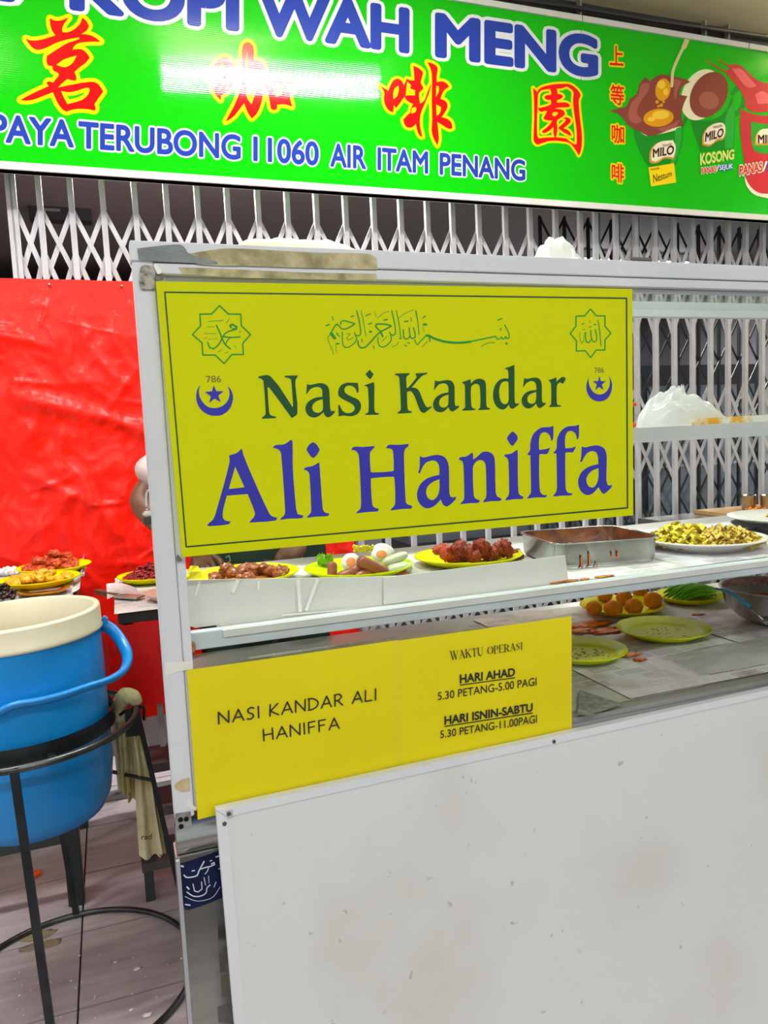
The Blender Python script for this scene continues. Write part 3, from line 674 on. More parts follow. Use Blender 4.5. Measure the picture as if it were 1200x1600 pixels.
MB().box(((x_post + XR) / 2, D + .018, (z_top + z_line) / 2 + .0008), (XR - x_post + .004, .044, z_top - z_line - .0016), b=.0015).build('top_rail', m_al, st)
MB().box(((x_seam + XR) / 2, D + .018, (z_line + z_lo) / 2), (XR - x_seam, .040, z_line - z_lo - .0012), b=.001).build('top_rail_lip', m_al, st)
MB().box(((x_in + XR) / 2, D + .026, z_lo - .004), (XR - x_in, .012, .008)).build('glass_channel', m_al2, st)
MB().box(((.155 + XR) / 2, RYY, (z_rt0 + z_rt1) / 2), (XR - .155, .035, z_rt1 - z_rt0), b=.0015).build('rear_top_rail', m_al, st)
zr = z_rt0 + .028
MB().add([(x_seam, D + .04, z_top - .022), (XR, D + .04, z_top - .022), (XR, RYY - .018, zr), (.19, RYY - .018, zr), (.19, RYY - .018, zr + .005), (XR, RYY - .018, zr + .005), (XR, D + .04, z_top - .017), (x_seam, D + .04, z_top - .017)], [(0, 1, 2, 3), (4, 5, 6, 7), (0, 7, 6, 1), (3, 2, 5, 4), (0, 3, 4, 7), (1, 6, 5, 2)]).build('roof_pane', m_glr, st)
MB().box(((x_in + XR - .04) / 2, D + .026, (z_lo + DECK) / 2 + .005), (XR - .04 - x_in, .004, z_lo - DECK - .01)).build('front_pane', m_gl, st)
# upper display shelf
MB().box(((x_in + XR - .04) / 2, D + .046, (z_sh + z_shb) / 2), (XR - .04 - x_in, .026, z_sh - z_shb), b=.0015).build('shelf_rail', mat('shelf rail paint', '#c6ced0', .45, col2='#b9c1c3', scale=6), st)
MB().box(((.185 + XR - .04) / 2, 1.845, z_sh - .008), (XR - .225, .772, .014)).build('display_shelf', mat('shelf board', '#d8d8d4', .5, col2='#c9c8c0', scale=5), st)
SH = z_sh - .001
# middle shelf at the back, at eye level
z_m1, z_m0 = P(1100, 663.5, 2.1).z, P(1100, 686, 2.1).z
MB().box(((.30 + XR) / 2, 2.1, (z_m0 + z_m1) / 2), (XR - .30, .024, z_m1 - z_m0), b=.0015).build('rear_shelf_rail', m_al, st)
MB().box(((.30 + XR) / 2, 2.24, z_m1 - .01), (XR - .30, .256, .012)).build('rear_shelf', m_al, st)
MID = z_m1 - .004
# deck, rounded steel nose and steel front sheet
MB().add([(x_in - .03, D + .012, DECK - .012), (XR, D + .012, DECK - .012), (XR, 2.42, DECK - .012), (.2, 2.42, DECK - .012), (x_in - .03, D + .012, DECK), (XR, D + .012, DECK), (XR, 2.42, DECK), (.2, 2.42, DECK)], [(3, 2, 1, 0), (4, 5, 6, 7), (0, 1, 5, 4), (2, 3, 7, 6), (1, 2, 6, 5), (3, 0, 4, 7)]).build('deck', mat('deck steel', '#b6b8b2', .4, .5, col2='#a5a69e', scale=4), st)
z_n1 = P(300, 1293, D).z; z_n0 = P(300, 1339, D).z; rn = (z_n1 - z_n0) / 2
MB().tube([(x_post, D + rn * .9, (z_n0 + z_n1) / 2), (XR, D + rn * .9, (z_n0 + z_n1) / 2)], rn, 20).build('rounded_nose', m_st, st)
xs0 = P(281, 1420, D + .01).x
MB().box(((xs0 + XR) / 2, D + .045, z_n0 / 2 + .025), (XR - xs0, .066, z_n0 - .05), b=.003).build('steel_sheet', m_st, st)
MB().box((xs0 + .003, D + .008, z_n0 / 2 + .02), (.007, .008, z_n0 - .05)).build('sheet_edge', m_al2, st)
for (x, y) in ((.30, 2.37), (XR - .04, 2.37), (XR - .04, 1.49), (xs0 + .03, 1.49)): MB().box((x, y, (DECK - .012) / 2 if y > 2 else .03), (.035, .035, DECK - .012 if y > 2 else .06)).build('leg', m_al2, st)
# corner joint with old sealant, screws and tape residue on the frame
def flat(name, m, pts, y, parent, th=.0008):
    ps = [P(a, b, y) for a, b in pts]; return MB().prism(ps, (0, th, 0)).build(name, m, parent)
def zf(name, m, x0, y0, sc, pts, y, parent, th=.0008): return flat(name, m, [tuple(v) for v in smooth_loop(zoomed(x0, y0, sc, pts), True, 2)], y, parent, th)
zf('grey_tape', m_duct, 190, 360, 8, [(195,225),(400,200),(620,178),(735,178),(790,215),(830,280),(950,330),(1100,365),(1200,395),(1200,420),(700,400),(400,385),(215,365)], D - .0056, st, .0012)
zf('tape_residue', m_glue, 330, 350, 4, [(60,155),(140,152),(400,165),(700,180),(985,185),(1035,215),(1040,285),(600,275),(200,262),(-60,255),(-260,205),(-80,175)], D - .005, st)
zf('tape_residue', m_glue, 330, 350, 4, [(-205,270),(100,280),(600,303),(1030,310),(1040,350),(700,345),(200,335),(-180,312)], D - .003, st)
zf('corner_sealant', mat('grey sealant', '#b3ada2', .8, col2='#4d463d', scale=40, lo=.5, hi=.62, bump=.5, bscale=70), 190, 360, 8, [(235,470),(280,430),(390,440),(420,520),(415,640),(410,740),(330,735),(250,735),(222,650),(225,560)], D - .005, st, .004)
zf('sealant_blob', mat('white sealant', '#f0eee6', .5), 190, 360, 8, [(400,430),(440,425),(500,500),(490,540),(450,545),(410,470)], D - .007, st, .006)
zf('rust_patch', mat('rust', '#4a3b30', .9, col2='#8f8a80', scale=60), 190, 360, 8, [(425,560),(500,540),(540,560),(530,620),(430,620)], D - .004, st)
flat('joint_plate', mat('joint plate', '#a9aaa8', .5, .4, col2='#77756f', scale=40), [(273.5, 1272), (298, 1268), (300, 1292), (275, 1298)], D - .002, st, .002)
for (a, b) in ((282, 1280.5), (291, 1279.5), (283, 1291)):
    p = P(a, b, D - .003); MB().lathe([(.0001, -.002), (.0042, -.002), (.0046, .001)], (0, 0, 0), 10).v
    q = MB(); q.tube([p, p + Vector((0, -.002, 0))], .0046, 10); q.build('screw', mat('dark screw', '#2d2b29', .4, .8), st)
zf('tape_scrap', mat('brown tape', '#b59a6a', .7, col2='#d0c3a0', scale=30), 250, 1200, 6.4, [(145,170),(215,115),(295,100),(300,230),(215,240),(150,205)], D - .001, st)
zf('tape_scrap', mat('white tape', '#e4e2da', .6), 250, 1200, 6.4, [(262,345),(290,310),(330,375),(370,390),(360,430),(300,400),(265,385)], D - .001, st)
zf('tape_scrap', mat('white tape', '#e4e2da', .6), 230, 800, 6.4, [(175,1510),(450,1490),(455,1570),(340,1590),(180,1640)], D - .001, st)
zf('rust_stain', mat('rust stain', '#7a4a25', .8, col2='#b98d62', scale=80), 230, 800, 6.4, [(445,1290),(475,1300),(490,1360),(470,1410),(448,1400)], D + .0235, st)
zf('stain', mat('grime', '#77746a', .9), 230, 800, 6.4, [(290,450),(305,425),(345,470),(345,490),(300,500)], D - .0005, st)
# calligraphy sticker and worn stickers on the steel sheet
TS = [(180,960),(300,925),(590,828),(700,1000),(740,1250),(640,1290),(500,1350),(290,1420),(250,1415),(225,1340),(190,1080)]
YS = D + .0115
stk = zf('calligraphy_sticker', mat('sticker navy', '#0a1436', .3, col2='#0f2050', scale=20), 250, 1200, 6.4, TS, YS, st)
pr = Print(YS - .0007)
for pts, wd in (([(240,1070),(262,1092),(310,1092),(370,1075),(385,1040),(405,1000),(440,935)], 17), ([(410,1010),(470,990),(500,985),(545,965),(540,945),(515,960)], 16), ([(485,990),(475,1030),(450,1060)], 12), ([(320,1030),(345,1025)], 15), ([(500,930),(520,925)], 13), ([(330,1160),(345,1230),(380,1240),(420,1210),(415,1140)], 13), ([(440,1095),(455,1170)], 11), ([(485,1080),(490,1150)], 9), ([(270,1240),(330,1280),(400,1282),(460,1250),(470,1200),(500,1170)], 15), ([(540,1190),(560,1140)], 10), ([(270,1190),(290,1210)], 20), ([(250,1285),(340,1325),(420,1328),(530,1290),(600,1190)], 8), ([(215,980),(230,985)], 26), ([(255,1365),(300,1372)], 18), ([(560,890),(590,880)], 18), ([(585,1010),(605,1000)], 12), ([(200,1060),(205,1070)], 12)):
    pr.line([tuple(v) for v in smooth_loop(zoomed(250, 1200, 6.4, pts), False, 3)], wd / 6.4 * .75)
pr.build('sticker_script', mat('sticker white ink', '#dde4f2', .4), stk)
for k, (pts, c) in enumerate((([(605,185),(740,160),(760,420),(608,435)], '#3d3d38'), ([(615,520),(660,480),(760,470),(780,740),(630,745)], '#5d594f'), ([(635,790),(740,770),(800,1000),(650,1035)], '#6a6a58'), ([(600,1150),(720,1110),(820,1330),(610,1330)], '#6b6a62'))):
    zf('worn_sticker', mat('worn sticker %d' % k, c, .6, col2='#77766c', scale=30, lo=.5, hi=.7), 260, 1420, 7.5, pts, YS, st)
# white lower panel with aluminium edging
PY = 1.398
m_pan = mat('white panel board', '#d4d5d6', .42, col2='#c3c0b7', scale=3.2, detail=9, lo=.52, hi=.9, spec=.4)
nt = m_pan.node_tree; b = nt.nodes['Principled BSDF']; old = b.inputs['Base Color'].links[0].from_socket
tc = nt.nodes.new('ShaderNodeTexCoord'); n1 = nt.nodes.new('ShaderNodeTexNoise'); n1.inputs['Scale'].default_value = 38; n1.inputs['Detail'].default_value = 5
r1 = nt.nodes.new('ShaderNodeValToRGB'); r1.color_ramp.elements[0].position = .69; r1.color_ramp.elements[1].position = .73; r1.color_ramp.elements[0].color = (1, 1, 1, 1); r1.color_ramp.elements[1].color = lin('#a8a49c')
n3 = nt.nodes.new('ShaderNodeTexNoise'); n3.inputs['Scale'].default_value = 5; mm = nt.nodes.new('ShaderNodeMixRGB'); mm.blend_type = 'MULTIPLY'
nt.links.new(tc.outputs['Object'], n1.inputs['Vector']); nt.links.new(tc.outputs['Object'], n3.inputs['Vector']); nt.links.new(n1.outputs['Fac'], r1.inputs[0]); nt.links.new(n3.outputs['Fac'], mm.inputs[0]); nt.links.new(old, mm.inputs[1]); nt.links.new(r1.outputs[0], mm.inputs[2]); nt.links.new(mm.outputs[0], b.inputs['Base Color'])
pa, pb_ = P(338.3, 1266.4, PY), P(1200, 1079, PY); sl = (pb_.z - pa.z) / (pb_.x - pa.x)
LEAN = .164   # the board leans on the stall, its foot stands forward
xa = pa.x; xb = XR + .02; za = pa.z; zb = pa.z + sl * (xb - xa)
def ly(z): return PY - LEAN * (za - z)
def lp(x, z, f=0.): return Vector((x, ly(z) - f, z))
tw = .0135; lw = .0195
pn = MB().prism([lp(xa, za, -.002), lp(xb, zb, -.002), lp(xb, .002, -.002), lp(xa, .002, -.002)], (0, .010, 0)).build('front_panel', m_pan, st)
def trim(pts, th=.018): return MB().prism([lp(x, z, .0005) for x, z in pts], (0, th, 0)).build('panel_edging', m_al, pn)
trim([(xa - .001, za + .001), (xb, zb + .001), (xb, zb - tw), (xa + lw, za - tw - .002)])
trim([(xa - .001, za), (xa + lw - .001, za - tw - .003), (xa + lw, .002), (xa - .001, .002)])
for (a, b) in ((357.5, 1271.5), (350.5, 1286), (866, 1159)):
    p = P(a, b, PY - .003); p.y = ly(p.z); MB().tube([p, p + Vector((0, -.003, 0))], .0042, 10).build('screw', m_st, pn)
MB().prism([lp(P(a, b, PY).x, P(a, b, PY).z, .0012) for a, b in ((352, 1267), (363.5, 1264), (364, 1275), (355, 1277))], (0, .0006, 0)).build('corner_plate', m_al2, pn)
# channel under the front pane
MB().box(((x_in + XR) / 2, D + .022, P(1200, 1072, D + .02).z), (XR - x_in, .018, .013)).build('glass_channel', m_al2, st)

# padlock on the post
pk = thing('padlock', P(229, 800, D + .03), 'small steel padlock hanging on the stall post beside the red sheet', 'padlock')
m_ch = mat('shiny steel', '#d8d8d8', .15, 1.0)
c = P(232, 793, D + .03)
MB().box(P(231.5, 812, D + .03), (.016, .012, .018), b=.003).build('body', mat('lock body', '#4d4a45', .4, .6), pk)
MB().box(P(231, 803, D + .03), (.018, .014, .010), b=.003).build('cap', mat('lock cap', '#d9d4c6', .4), pk)
pts = [P(229.5, 797, D + .03), P(228.5, 777, D + .03), P(229.5, 768, D + .03), P(233, 766, D + .03), P(237, 772, D + .03), P(238, 797, D + .03)]
MB().tube([tuple(v) for v in smooth_loop(pts, False, 3)], .0022, 8).build('shackle', m_ch, pk)

# ================================================================ yellow stall sign
YY = D - .0165
sb = thing('stall_sign', (P(630, 640, YY).x, YY, P(640, 840, YY).z), 'large yellow stall sign with green and blue serif lettering', 'sign')
m_y = mat('sign yellow vinyl', '#cdd200', .6, spec=.12)
MB().prism([P(a, b, YY) for a, b in ((243.5, 439.5), (988, 451.5), (989.5, 805), (285, 870.5))], (0, .010, 0)).build('board', m_y, sb)
Y1, Y2 = YY - .0004, YY - .0008
m_dg = mat('sign dark green ink', '#0c4a22', .45, spec=.35); m_vb = mat('sign violet ink', '#2f2ea6', .45, spec=.35); m_lg = mat('sign green ink', '#0a8f25', .45, spec=.35); m_gr = mat('sign brown ink', '#6b5a1a', .5)
bd = Print(Y1); bd.line([(257.5, 456.5), (979, 466), (980.5, 793.5), (291, 854.5)], 2.4, True); bd.build('border_line', mat('sign border ink', '#17401c', .5), sb)
SER = [
 ('g', 400, 570, 6, [[(18,122),(28,108),(135,106),(340,392),(348,390),(330,150),(318,130),(265,115),(275,103),(396,100),(390,112),(372,140),(370,200),(388,455),(335,500),(125,215),(108,212),(122,430),(135,470),(190,488),(185,500),(52,506),(60,492),(85,470),(90,440),(70,160),(55,135)],
  [(470,280),(478,182),(510,188),(590,172),(640,178),(675,205),(688,250),(695,400),(705,435),(742,432),(735,450),(690,490),(655,485),(632,445),(590,480),(540,495),(490,475),(463,420),(475,365),(520,325),(570,305),(622,300),(620,240),(600,212),(550,210),(510,230)], [(625,322),(570,340),(535,370),(527,410),(545,440),(580,450),(610,440),(628,410)],
  [(775,485),(770,375),(785,380),(810,430),(850,452),(900,445),(925,415),(915,380),(870,350),(810,320),(775,290),(770,250),(790,200),(840,170),(900,168),(955,170),(962,250),(948,265),(930,220),(890,195),(850,200),(828,230),(840,265),(900,300),(955,325),(982,365),(980,420),(945,465),(890,482),(820,475)],
  [(1010,195),(1050,180),(1105,162),(1110,200),(1110,420),(1120,448),(1155,455),(1150,468),(1020,470),(1030,458),(1055,440),(1050,230),(1040,205)], [(1065,45),(1104,90),(1070,138),(1025,90)]]),
 ('g', 610, 565, 8.571, [[(55,175),(70,160),(260,155),(250,175),(215,205),(218,350),(235,350),(345,220),(350,195),(335,180),(340,158),(495,148),(490,165),(420,195),(285,348),(330,352),(380,385),(420,480),(470,590),(500,612),(558,595),(550,615),(455,690),(420,678),(390,640),(330,480),(285,405),(255,395),(222,410),(230,620),(245,655),(290,668),(280,685),(90,697),(100,680),(135,650),(140,600),(120,230),(105,195)],
  [(582,390),(598,250),(640,265),(740,248),(810,255),(850,300),(860,370),(862,560),(875,595),(922,592),(915,615),(840,670),(800,655),(778,610),(720,665),(660,678),(600,655),(572,590),(580,530),(620,470),(690,430),(778,412),(772,330),(740,295),(690,292),(640,315)], [(778,442),(710,465),(665,505),(652,560),(670,600),(710,615),(755,600),(775,560)]]),
 ('g', 0, 0, 1, [[(720.8,597.7),(726.7,595.6),(735.4,592.4),(736.0,599.4),(740,594.9),(746.7,592),(752.7,592.3),(757.3,594.9),(759.3,601.3),(760,633.3),(762,636.7),(766,638),(765.3,640),(746.7,640.7),(748,638.9),(750.4,636),(750,606.7),(748,601.3),(744.7,599.6),(740,600.7),(736,605.8),(736.6,632.7),(738.3,637.3),(743,638.7),(741.8,640.6),(721.4,641.7),(723.2,639.7),(726.7,636.2),(726.7,630.3),(726.4,603.5),(724.9,599.8)]]),
 ('g', 740, 560, 7.5, [[(355,118),(400,105),(478,75),(480,200),(482,500),(495,530),(532,525),(525,545),(460,592),(430,580),(415,540),(370,590),(330,600),(280,575),(240,510),(228,420),(245,330),(290,265),(350,235),(408,238),(405,150),(390,130)], [(408,275),(370,268),(330,285),(305,340),(300,410),(315,490),(345,530),(380,535),(405,510),(412,450)],
  [(578,345),(592,230),(630,240),(700,226),(760,232),(790,270),(800,330),(802,490),(815,522),(848,520),(840,540),(785,580),(755,575),(733,530),(690,570),(640,588),(590,565),(563,510),(570,455),(610,405),(660,380),(735,370),(732,310),(710,272),(670,265),(620,290)], [(735,392),(680,412),(640,440),(630,480),(645,518),(680,532),(715,520),(732,480)],
  [(872,255),(910,245),(970,220),(972,278),(1000,245),(1040,218),(1075,225),(1078,250),(1045,300),(1015,280),(985,300),(975,340),(975,520),(985,545),(1028,552),(1020,565),(878,570),(890,555),(908,535),(908,300),(895,272)]]),
 ('b', 315, 680, 5.714, [[(50,805),(65,785),(100,755),(125,700),(250,240),(245,180),(310,160),(360,118),(375,180),(480,430),(600,690),(630,725),(675,735),(660,762),(425,780),(440,760),(470,725),(475,690),(412,525),(225,540),(190,680),(192,740),(215,762),(260,770),(240,795),(60,812)], [(300,280),(383,465),(243,480)],
  [(637,112),(655,90),(740,80),(797,40),(812,55),(815,300),(845,660),(860,705),(910,718),(895,740),(770,745),(700,757),(710,740),(740,710),(745,660),(710,170),(695,135),(660,118)],
  [(910,305),(930,288),(990,275),(1050,242),(1058,330),(1080,640),(1095,685),(1142,700),(1128,720),(1030,727),(937,738),(950,720),(975,690),(978,640),(962,350),(945,320)], [(995,62),(1025,80),(1055,130),(1030,175),(1000,205),(975,190),(935,130),(960,85)]]),
 ('b', 545, 680, 6.667, [[(25,152),(50,122),(150,122),(270,112),(262,135),(225,175),(220,230),(228,372),(240,387),(455,375),(468,360),(462,180),(445,145),(388,135),(410,103),(520,100),(627,90),(618,115),(585,150),(575,200),(592,680),(605,715),(664,738),(650,765),(540,770),(432,785),(445,765),(475,735),(485,690),(475,445),(460,433),(245,447),(230,460),(242,690),(255,745),(315,768),(300,795),(180,802),(75,815),(90,795),(120,765),(128,700),(105,220),(85,175),(60,158)],
  [(722,395),(738,330),(740,215),(775,232),(850,215),(930,205),(1000,230),(1038,300),(1045,400),(1048,600),(1060,640),(1090,648),(1118,638),(1110,670),(1060,720),(1020,745),(985,725),(958,670),(900,730),(830,762),(770,745),(720,680),(712,600),(740,520),(800,460),(870,430),(945,412),(940,320),(910,272),(860,265),(800,290),(760,350),(742,395)], [(945,458),(880,485),(825,530),(805,590),(820,645),(850,672),(885,672),(925,630),(945,560)]]),
 ('b', 710, 660, 10, [[(62,580),(95,545),(190,530),(275,470),(290,490),(292,580),(350,540),(430,470),(510,455),(590,490),(625,550),(635,640),(645,1060),(665,1150),(740,1190),(715,1225),(590,1230),(445,1250),(460,1220),(490,1180),(500,1120),(490,700),(475,630),(430,590),(370,595),(310,650),(290,720),(300,1100),(320,1180),(400,1220),(375,1255),(240,1262),(85,1280),(110,1250),(145,1210),(155,1140),(140,660),(125,610),(90,588)],
  [(770,525),(800,500),(880,490),(975,430),(990,440),(990,700),(1000,1080),(1020,1130),(1085,1165),(1065,1198),(940,1200),(790,1220),(810,1185),(845,1140),(855,1060),(845,620),(830,565),(800,540)], [(910,140),(960,180),(992,245),(960,310),(910,370),(870,340),(818,250),(850,195)]]),
 ('b', 815, 650, 8, [[(65,485),(105,430),(108,360),(130,260),(180,190),(250,145),(350,138),(398,122),(395,285),(370,315),(355,250),(320,212),(280,202),(240,225),(220,290),(218,405),(225,423),(310,412),(358,395),(345,430),(315,475),(240,475),(222,490),(225,900),(240,960),(270,985),(320,988),(300,1015),(190,1018),(65,1032),(85,1005),(115,960),(118,900),(110,490)],
  [(393,465),(435,410),(440,320),(460,240),(510,170),(580,130),(670,122),(718,105),(715,270),(692,298),(680,235),(645,195),(605,185),(565,210),(545,270),(545,390),(555,405),(640,395),(680,375),(665,415),(640,455),(560,455),(547,470),(550,880),(560,930),(585,960),(638,965),(620,990),(510,995),(390,1008),(405,985),(435,940),(442,880),(435,470)],
  [(730,575),(745,510),(752,378),(795,392),(870,375),(950,368),(1020,395),(1055,450),(1065,530),(1060,800),(1075,862),(1105,868),(1132,860),(1120,895),(1065,950),(1030,975),(1000,955),(962,888),(900,960),(840,988),(790,980),(735,930),(708,850),(715,770),(760,690),(850,630),(960,602),(955,510),(930,455),(880,438),(820,465),(780,520),(755,572)], [(960,652),(890,680),(835,730),(810,790),(825,860),(865,892),(905,888),(945,830),(962,750)]]),
]
pg, pv = Print(Y1), Print(Y1)
for kind, x0, y0, sc, cs in SER:
    (pg if kind == 'g' else pv).fill([smooth_loop(zoomed(x0, y0, sc, c), True, 3, .55) for c in cs])
# crescents and stars
CR1 = [(185,1090),(150,1140),(132,1230),(145,1320),(200,1410),(290,1465),(380,1478),(470,1460),(550,1390),(592,1280),(580,1180),(520,1090),(545,1160),(545,1240),(510,1310),(440,1365),(360,1380),(280,1365),(210,1300),(175,1230),(165,1160)]
ST1 = [(350,1092),(385,1170),(475,1170),(410,1225),(440,1310),(362,1262),(295,1318),(315,1235),(240,1180),(330,1170)]
CR2 = [(420,1110),(385,1180),(362,1280),(375,1380),(430,1470),(510,1515),(570,1522),(650,1505),(720,1440),(760,1330),(762,1240),(735,1160),(705,1110),(728,1180),(725,1270),(690,1350),(630,1400),(565,1415),(490,1390),(430,1320),(400,1240),(400,1160)]
ST2 = [(565,1118),(590,1205),(665,1205),(605,1260),(630,1345),(562,1295),(500,1345),(525,1255),(462,1205),(545,1205)]
for (x0, y0, sc, c, s) in ((290, 465, 8, CR1, ST1), (880, 475, 10, CR2, ST2)):
    cr = Print(Y1); cr.fill([smooth_loop(zoomed(x0, y0, sc, c), True, 3, .3)]); cr.build('crescent_emblem', m_vb, sb, 'violet crescent')
    cr = Print(Y1); cr.fill([zoomed(x0, y0, sc, s)]); cr.build('small_star_emblem', m_vb, sb, 'violet five-pointed star')
pg.build('green_lettering', m_dg, sb, 'dark green serif letters'); pv.build('blue_lettering', m_vb, sb, 'large violet blue serif letters')
nm = Print(Y1); put_text(nm, '786', (321.5, 587.5), (345, 587), (345.5, 597), (323, 597.8), bold=.02); nm.build('numerals', m_gr, sb); nm = Print(Y1); put_text(nm, '786', (928.5, 574.5), (943.5, 574), (943.8, 582.5), (929, 583), bold=.02)
nm.build('numerals', m_gr, sb)
em = Print(Y1)
S1 = [(425,100),(535,205),(690,207),(697,350),(812,462),(715,570),(722,712),(578,712),(482,825),(370,718),(215,718),(205,565),(85,462),(188,352),(178,207),(325,205)]
S2 = [(425,78),(520,185),(655,185),(652,345),(745,455),(655,560),(650,720),(515,720),(430,838),(345,730),(205,735),(208,575),(108,460),(200,345),(200,190),(335,185)]
em.line(zoomed(290, 465, 8, S1), 2.2, True); em.build('star_emblem', m_lg, sb, 'green eight-pointed star outline'); em = Print(Y1); em.line(zoomed(880, 475, 10, S2), 2.0, True)
em.build('star_emblem', m_lg, sb, 'green eight-pointed star outline')
CAL = [(290, 465, 8, [([(565,372),(556,348),(585,335),(640,368),(630,395),(590,392)], 24), ([(610,402),(520,430),(470,480),(420,580),(350,640),(300,625),(275,560)], 17), ([(385,345),(430,440),(460,520),(500,590),(560,640)], 18), ([(480,490),(560,498),(680,492)], 19), ([(560,500),(520,540),(500,590)], 14), ([(280,300),(340,295),(470,285)], 8), ([(550,260),(510,320)], 8), ([(230,450),(380,450)], 7), ([(280,520),(400,515)], 6), ([(230,520),(265,495)], 7), ([(270,365),(355,365)], 6), ([(410,680),(445,650)], 8), ([(490,695),(530,680)], 7), ([(610,600),(630,630)], 7), ([(665,435),(690,425)], 9)]),
 (880, 475, 10, [([(540,255),(560,330),(590,655)], 15), ([(500,395),(520,480),(520,570),(490,595),(455,570),(435,490),(430,410)], 18), ([(430,560),(400,605),(365,595),(350,530),(350,440)], 18), ([(330,450),(320,560),(295,615),(265,570),(260,440)], 9), ([(480,320),(510,320)], 20), ([(290,320),(330,300)], 14), ([(300,410),(345,390)], 9), ([(405,255),(425,300)], 8), ([(400,360),(440,355)], 13)]),
 (500, 475, 7.5, [([(245,240),(240,215),(275,195),(340,210),(410,232),(360,265),(300,292),(255,290),(225,260),(195,235),(160,280),(135,330)], 16), ([(130,345),(150,370),(172,400)], 38), ([(130,345),(90,390),(105,450),(140,530),(158,590)], 8), ([(430,80),(455,180),(475,300),(475,350),(450,375),(415,360),(405,335)], 15), ([(415,370),(430,410),(400,460),(340,505),(300,512),(270,480),(262,400),(262,330)], 13), ([(480,75),(505,180),(538,380)], 9), ([(820,250),(750,235),(665,235),(650,260),(690,305),(720,325)], 18), ([(835,258),(780,290),(720,320),(660,370),(590,450),(530,505),(480,515),(450,480),(445,430)], 18), ([(710,320),(735,380)], 22), ([(840,80),(865,180),(885,300),(880,350),(850,370),(825,350),(815,330)], 14), ([(825,350),(835,420),(800,470),(740,505),(700,495),(680,450),(680,390)], 13), ([(895,80),(920,200),(940,320),(945,400)], 11), ([(955,400),(930,410)], 13), ([(670,170),(740,110),(810,85)], 7), ([(640,90),(660,150)], 6), ([(925,165),(1000,110),(1095,70)], 7), ([(1120,80),(1145,200),(1160,360)], 11), ([(1095,280),(1115,350),(1115,390),(1085,405),(1060,390),(1045,280)], 15), ([(1055,370),(1030,405),(1000,410),(980,380),(978,300)], 15), ([(1145,470),(1130,472),(1110,420)], 12), ([(845,505),(900,480),(920,440)], 8), ([(990,480),(1015,495)], 12), ([(1030,460),(1045,455)], 14), ([(70,255),(110,240)], 16), ([(145,150),(155,190)], 12), ([(360,150),(395,140)], 14), ([(195,340),(225,380)], 16), ([(190,470),(220,465)], 20), ([(185,490),(195,570)], 6), ([(310,350),(355,350),(310,400),(330,425),(390,395)], 8), ([(570,235),(605,225)], 14), ([(585,325),(600,325)], 26), ([(535,140),(590,115)], 12), ([(625,490),(635,520)], 12), ([(490,410),(495,445)], 12), ([(750,190),(790,180)], 16), ([(725,440),(785,380)], 8), ([(990,205),(1030,200)], 16), ([(1065,160),(1070,200)], 10)]),
 (650, 475, 7.5, [([(20,475),(60,430),(120,370)], 13), ([(120,370),(150,370),(200,398),(300,432),(400,450),(520,454),(640,442)], 27), ([(640,440),(760,415),(930,380)], 16), ([(0,80),(20,200),(35,360)], 11), ([(80,165),(110,140)], 14), ([(90,240),(120,240)], 26), ([(85,260),(95,330)], 6), ([(70,505),(135,440)], 9), ([(155,390),(165,435)], 16), ([(935,380),(955,415),(985,405),(1000,385),(1015,410),(1045,400),(1050,380),(1070,410),(1092,395),(1090,350),(1040,245)], 13), ([(1060,460),(1064,466)], 24), ([(985,300),(995,280),(1000,315)], 8), ([(960,190),(1005,170)], 14), ([(760,500),(850,455),(925,455)], 9)])]
for x0, y0, sc, strokes in CAL:
    if x0 != 650: ca = Print(Y1)
    for pts, wd in strokes: ca.line([tuple(v) for v in smooth_loop(zoomed(x0, y0, sc, pts), False, 3)], wd / sc)
    if x0 != 500: ca.build('calligraphy', m_lg, sb, 'green calligraphic script')

# ================================================================ two yellow notices in clear sleeves
NY = D - .004
m_nt = mat('notice paper', '#e6d800', .6, col2='#e0d000', scale=3, spec=.12)
m_slv = glass_mat('clear sleeve', '#fefefd', .008, .12, '#f4f4ec', .02)
m_ink = mat('black ink', '#16160f', .6)
def notice(name, corners, label, sleeve):
    r = thing(name, (P(*corners[3], NY).x, NY, P(*corners[3], NY).z), label, 'notice')
    A, B, C, E_ = [P(a, b, NY) for a, b in corners]
    def fn(u, v):
        q = (E_ * (1 - u) + C * u) * (1 - v) + (A * (1 - u) + B * u) * v
        return q + Vector((0, -.004 * math.sin(math.pi * u) * (.3 + .7 * math.sin(math.pi * v)), 0))
    mb = MB().sheet(fn, 16, 8)
    mb.build('sheet', m_nt, r, fix=False)
    return r, fn
def on_paper(pr, fn, corners, s, tl_, tr_, br_, bl_, bold, cs=None):
    pass
n1, f1 = notice('paper_notice', [(292, 1047), (621, 1000), (625, 1199), (309, 1281)], 'yellow paper notice with the stall name, taped to the stall glass', None)
n2, f2 = notice('paper_notice', [(619, 1001.5), (893, 962.5), (893.5, 1140), (624.5, 1200)], 'yellow paper notice with opening hours, taped to the stall glass', None)
TY1 = NY - .0052
def stroke_font(pr, s, tl_, tr_, br_, bl_, font, wd, gap):
    """letters drawn as strokes in a unit box, set along a line fitted into four photo corners"""
    x = 0; items = []
    for ch in s:
        if ch == ' ': x += .55; continue
        w_, strokes = font[ch]; items.append((x, w_, strokes)); x += w_ + gap
    tot = x - gap; fn = quad_fn(pr.y, tl_, tr_, br_, bl_, (0, 0, tot, 1))
    for x0, w_, strokes in items:
        for pts in strokes:
            k = wd
            if isinstance(pts[0], float): k = pts[0]; pts = pts[1:]
            sm = smooth_loop([(x0 + a * w_, b) for a, b in pts], False, 3, .5)
            pr.line([tuple(v) for v in sm], k, False, 0, fn)
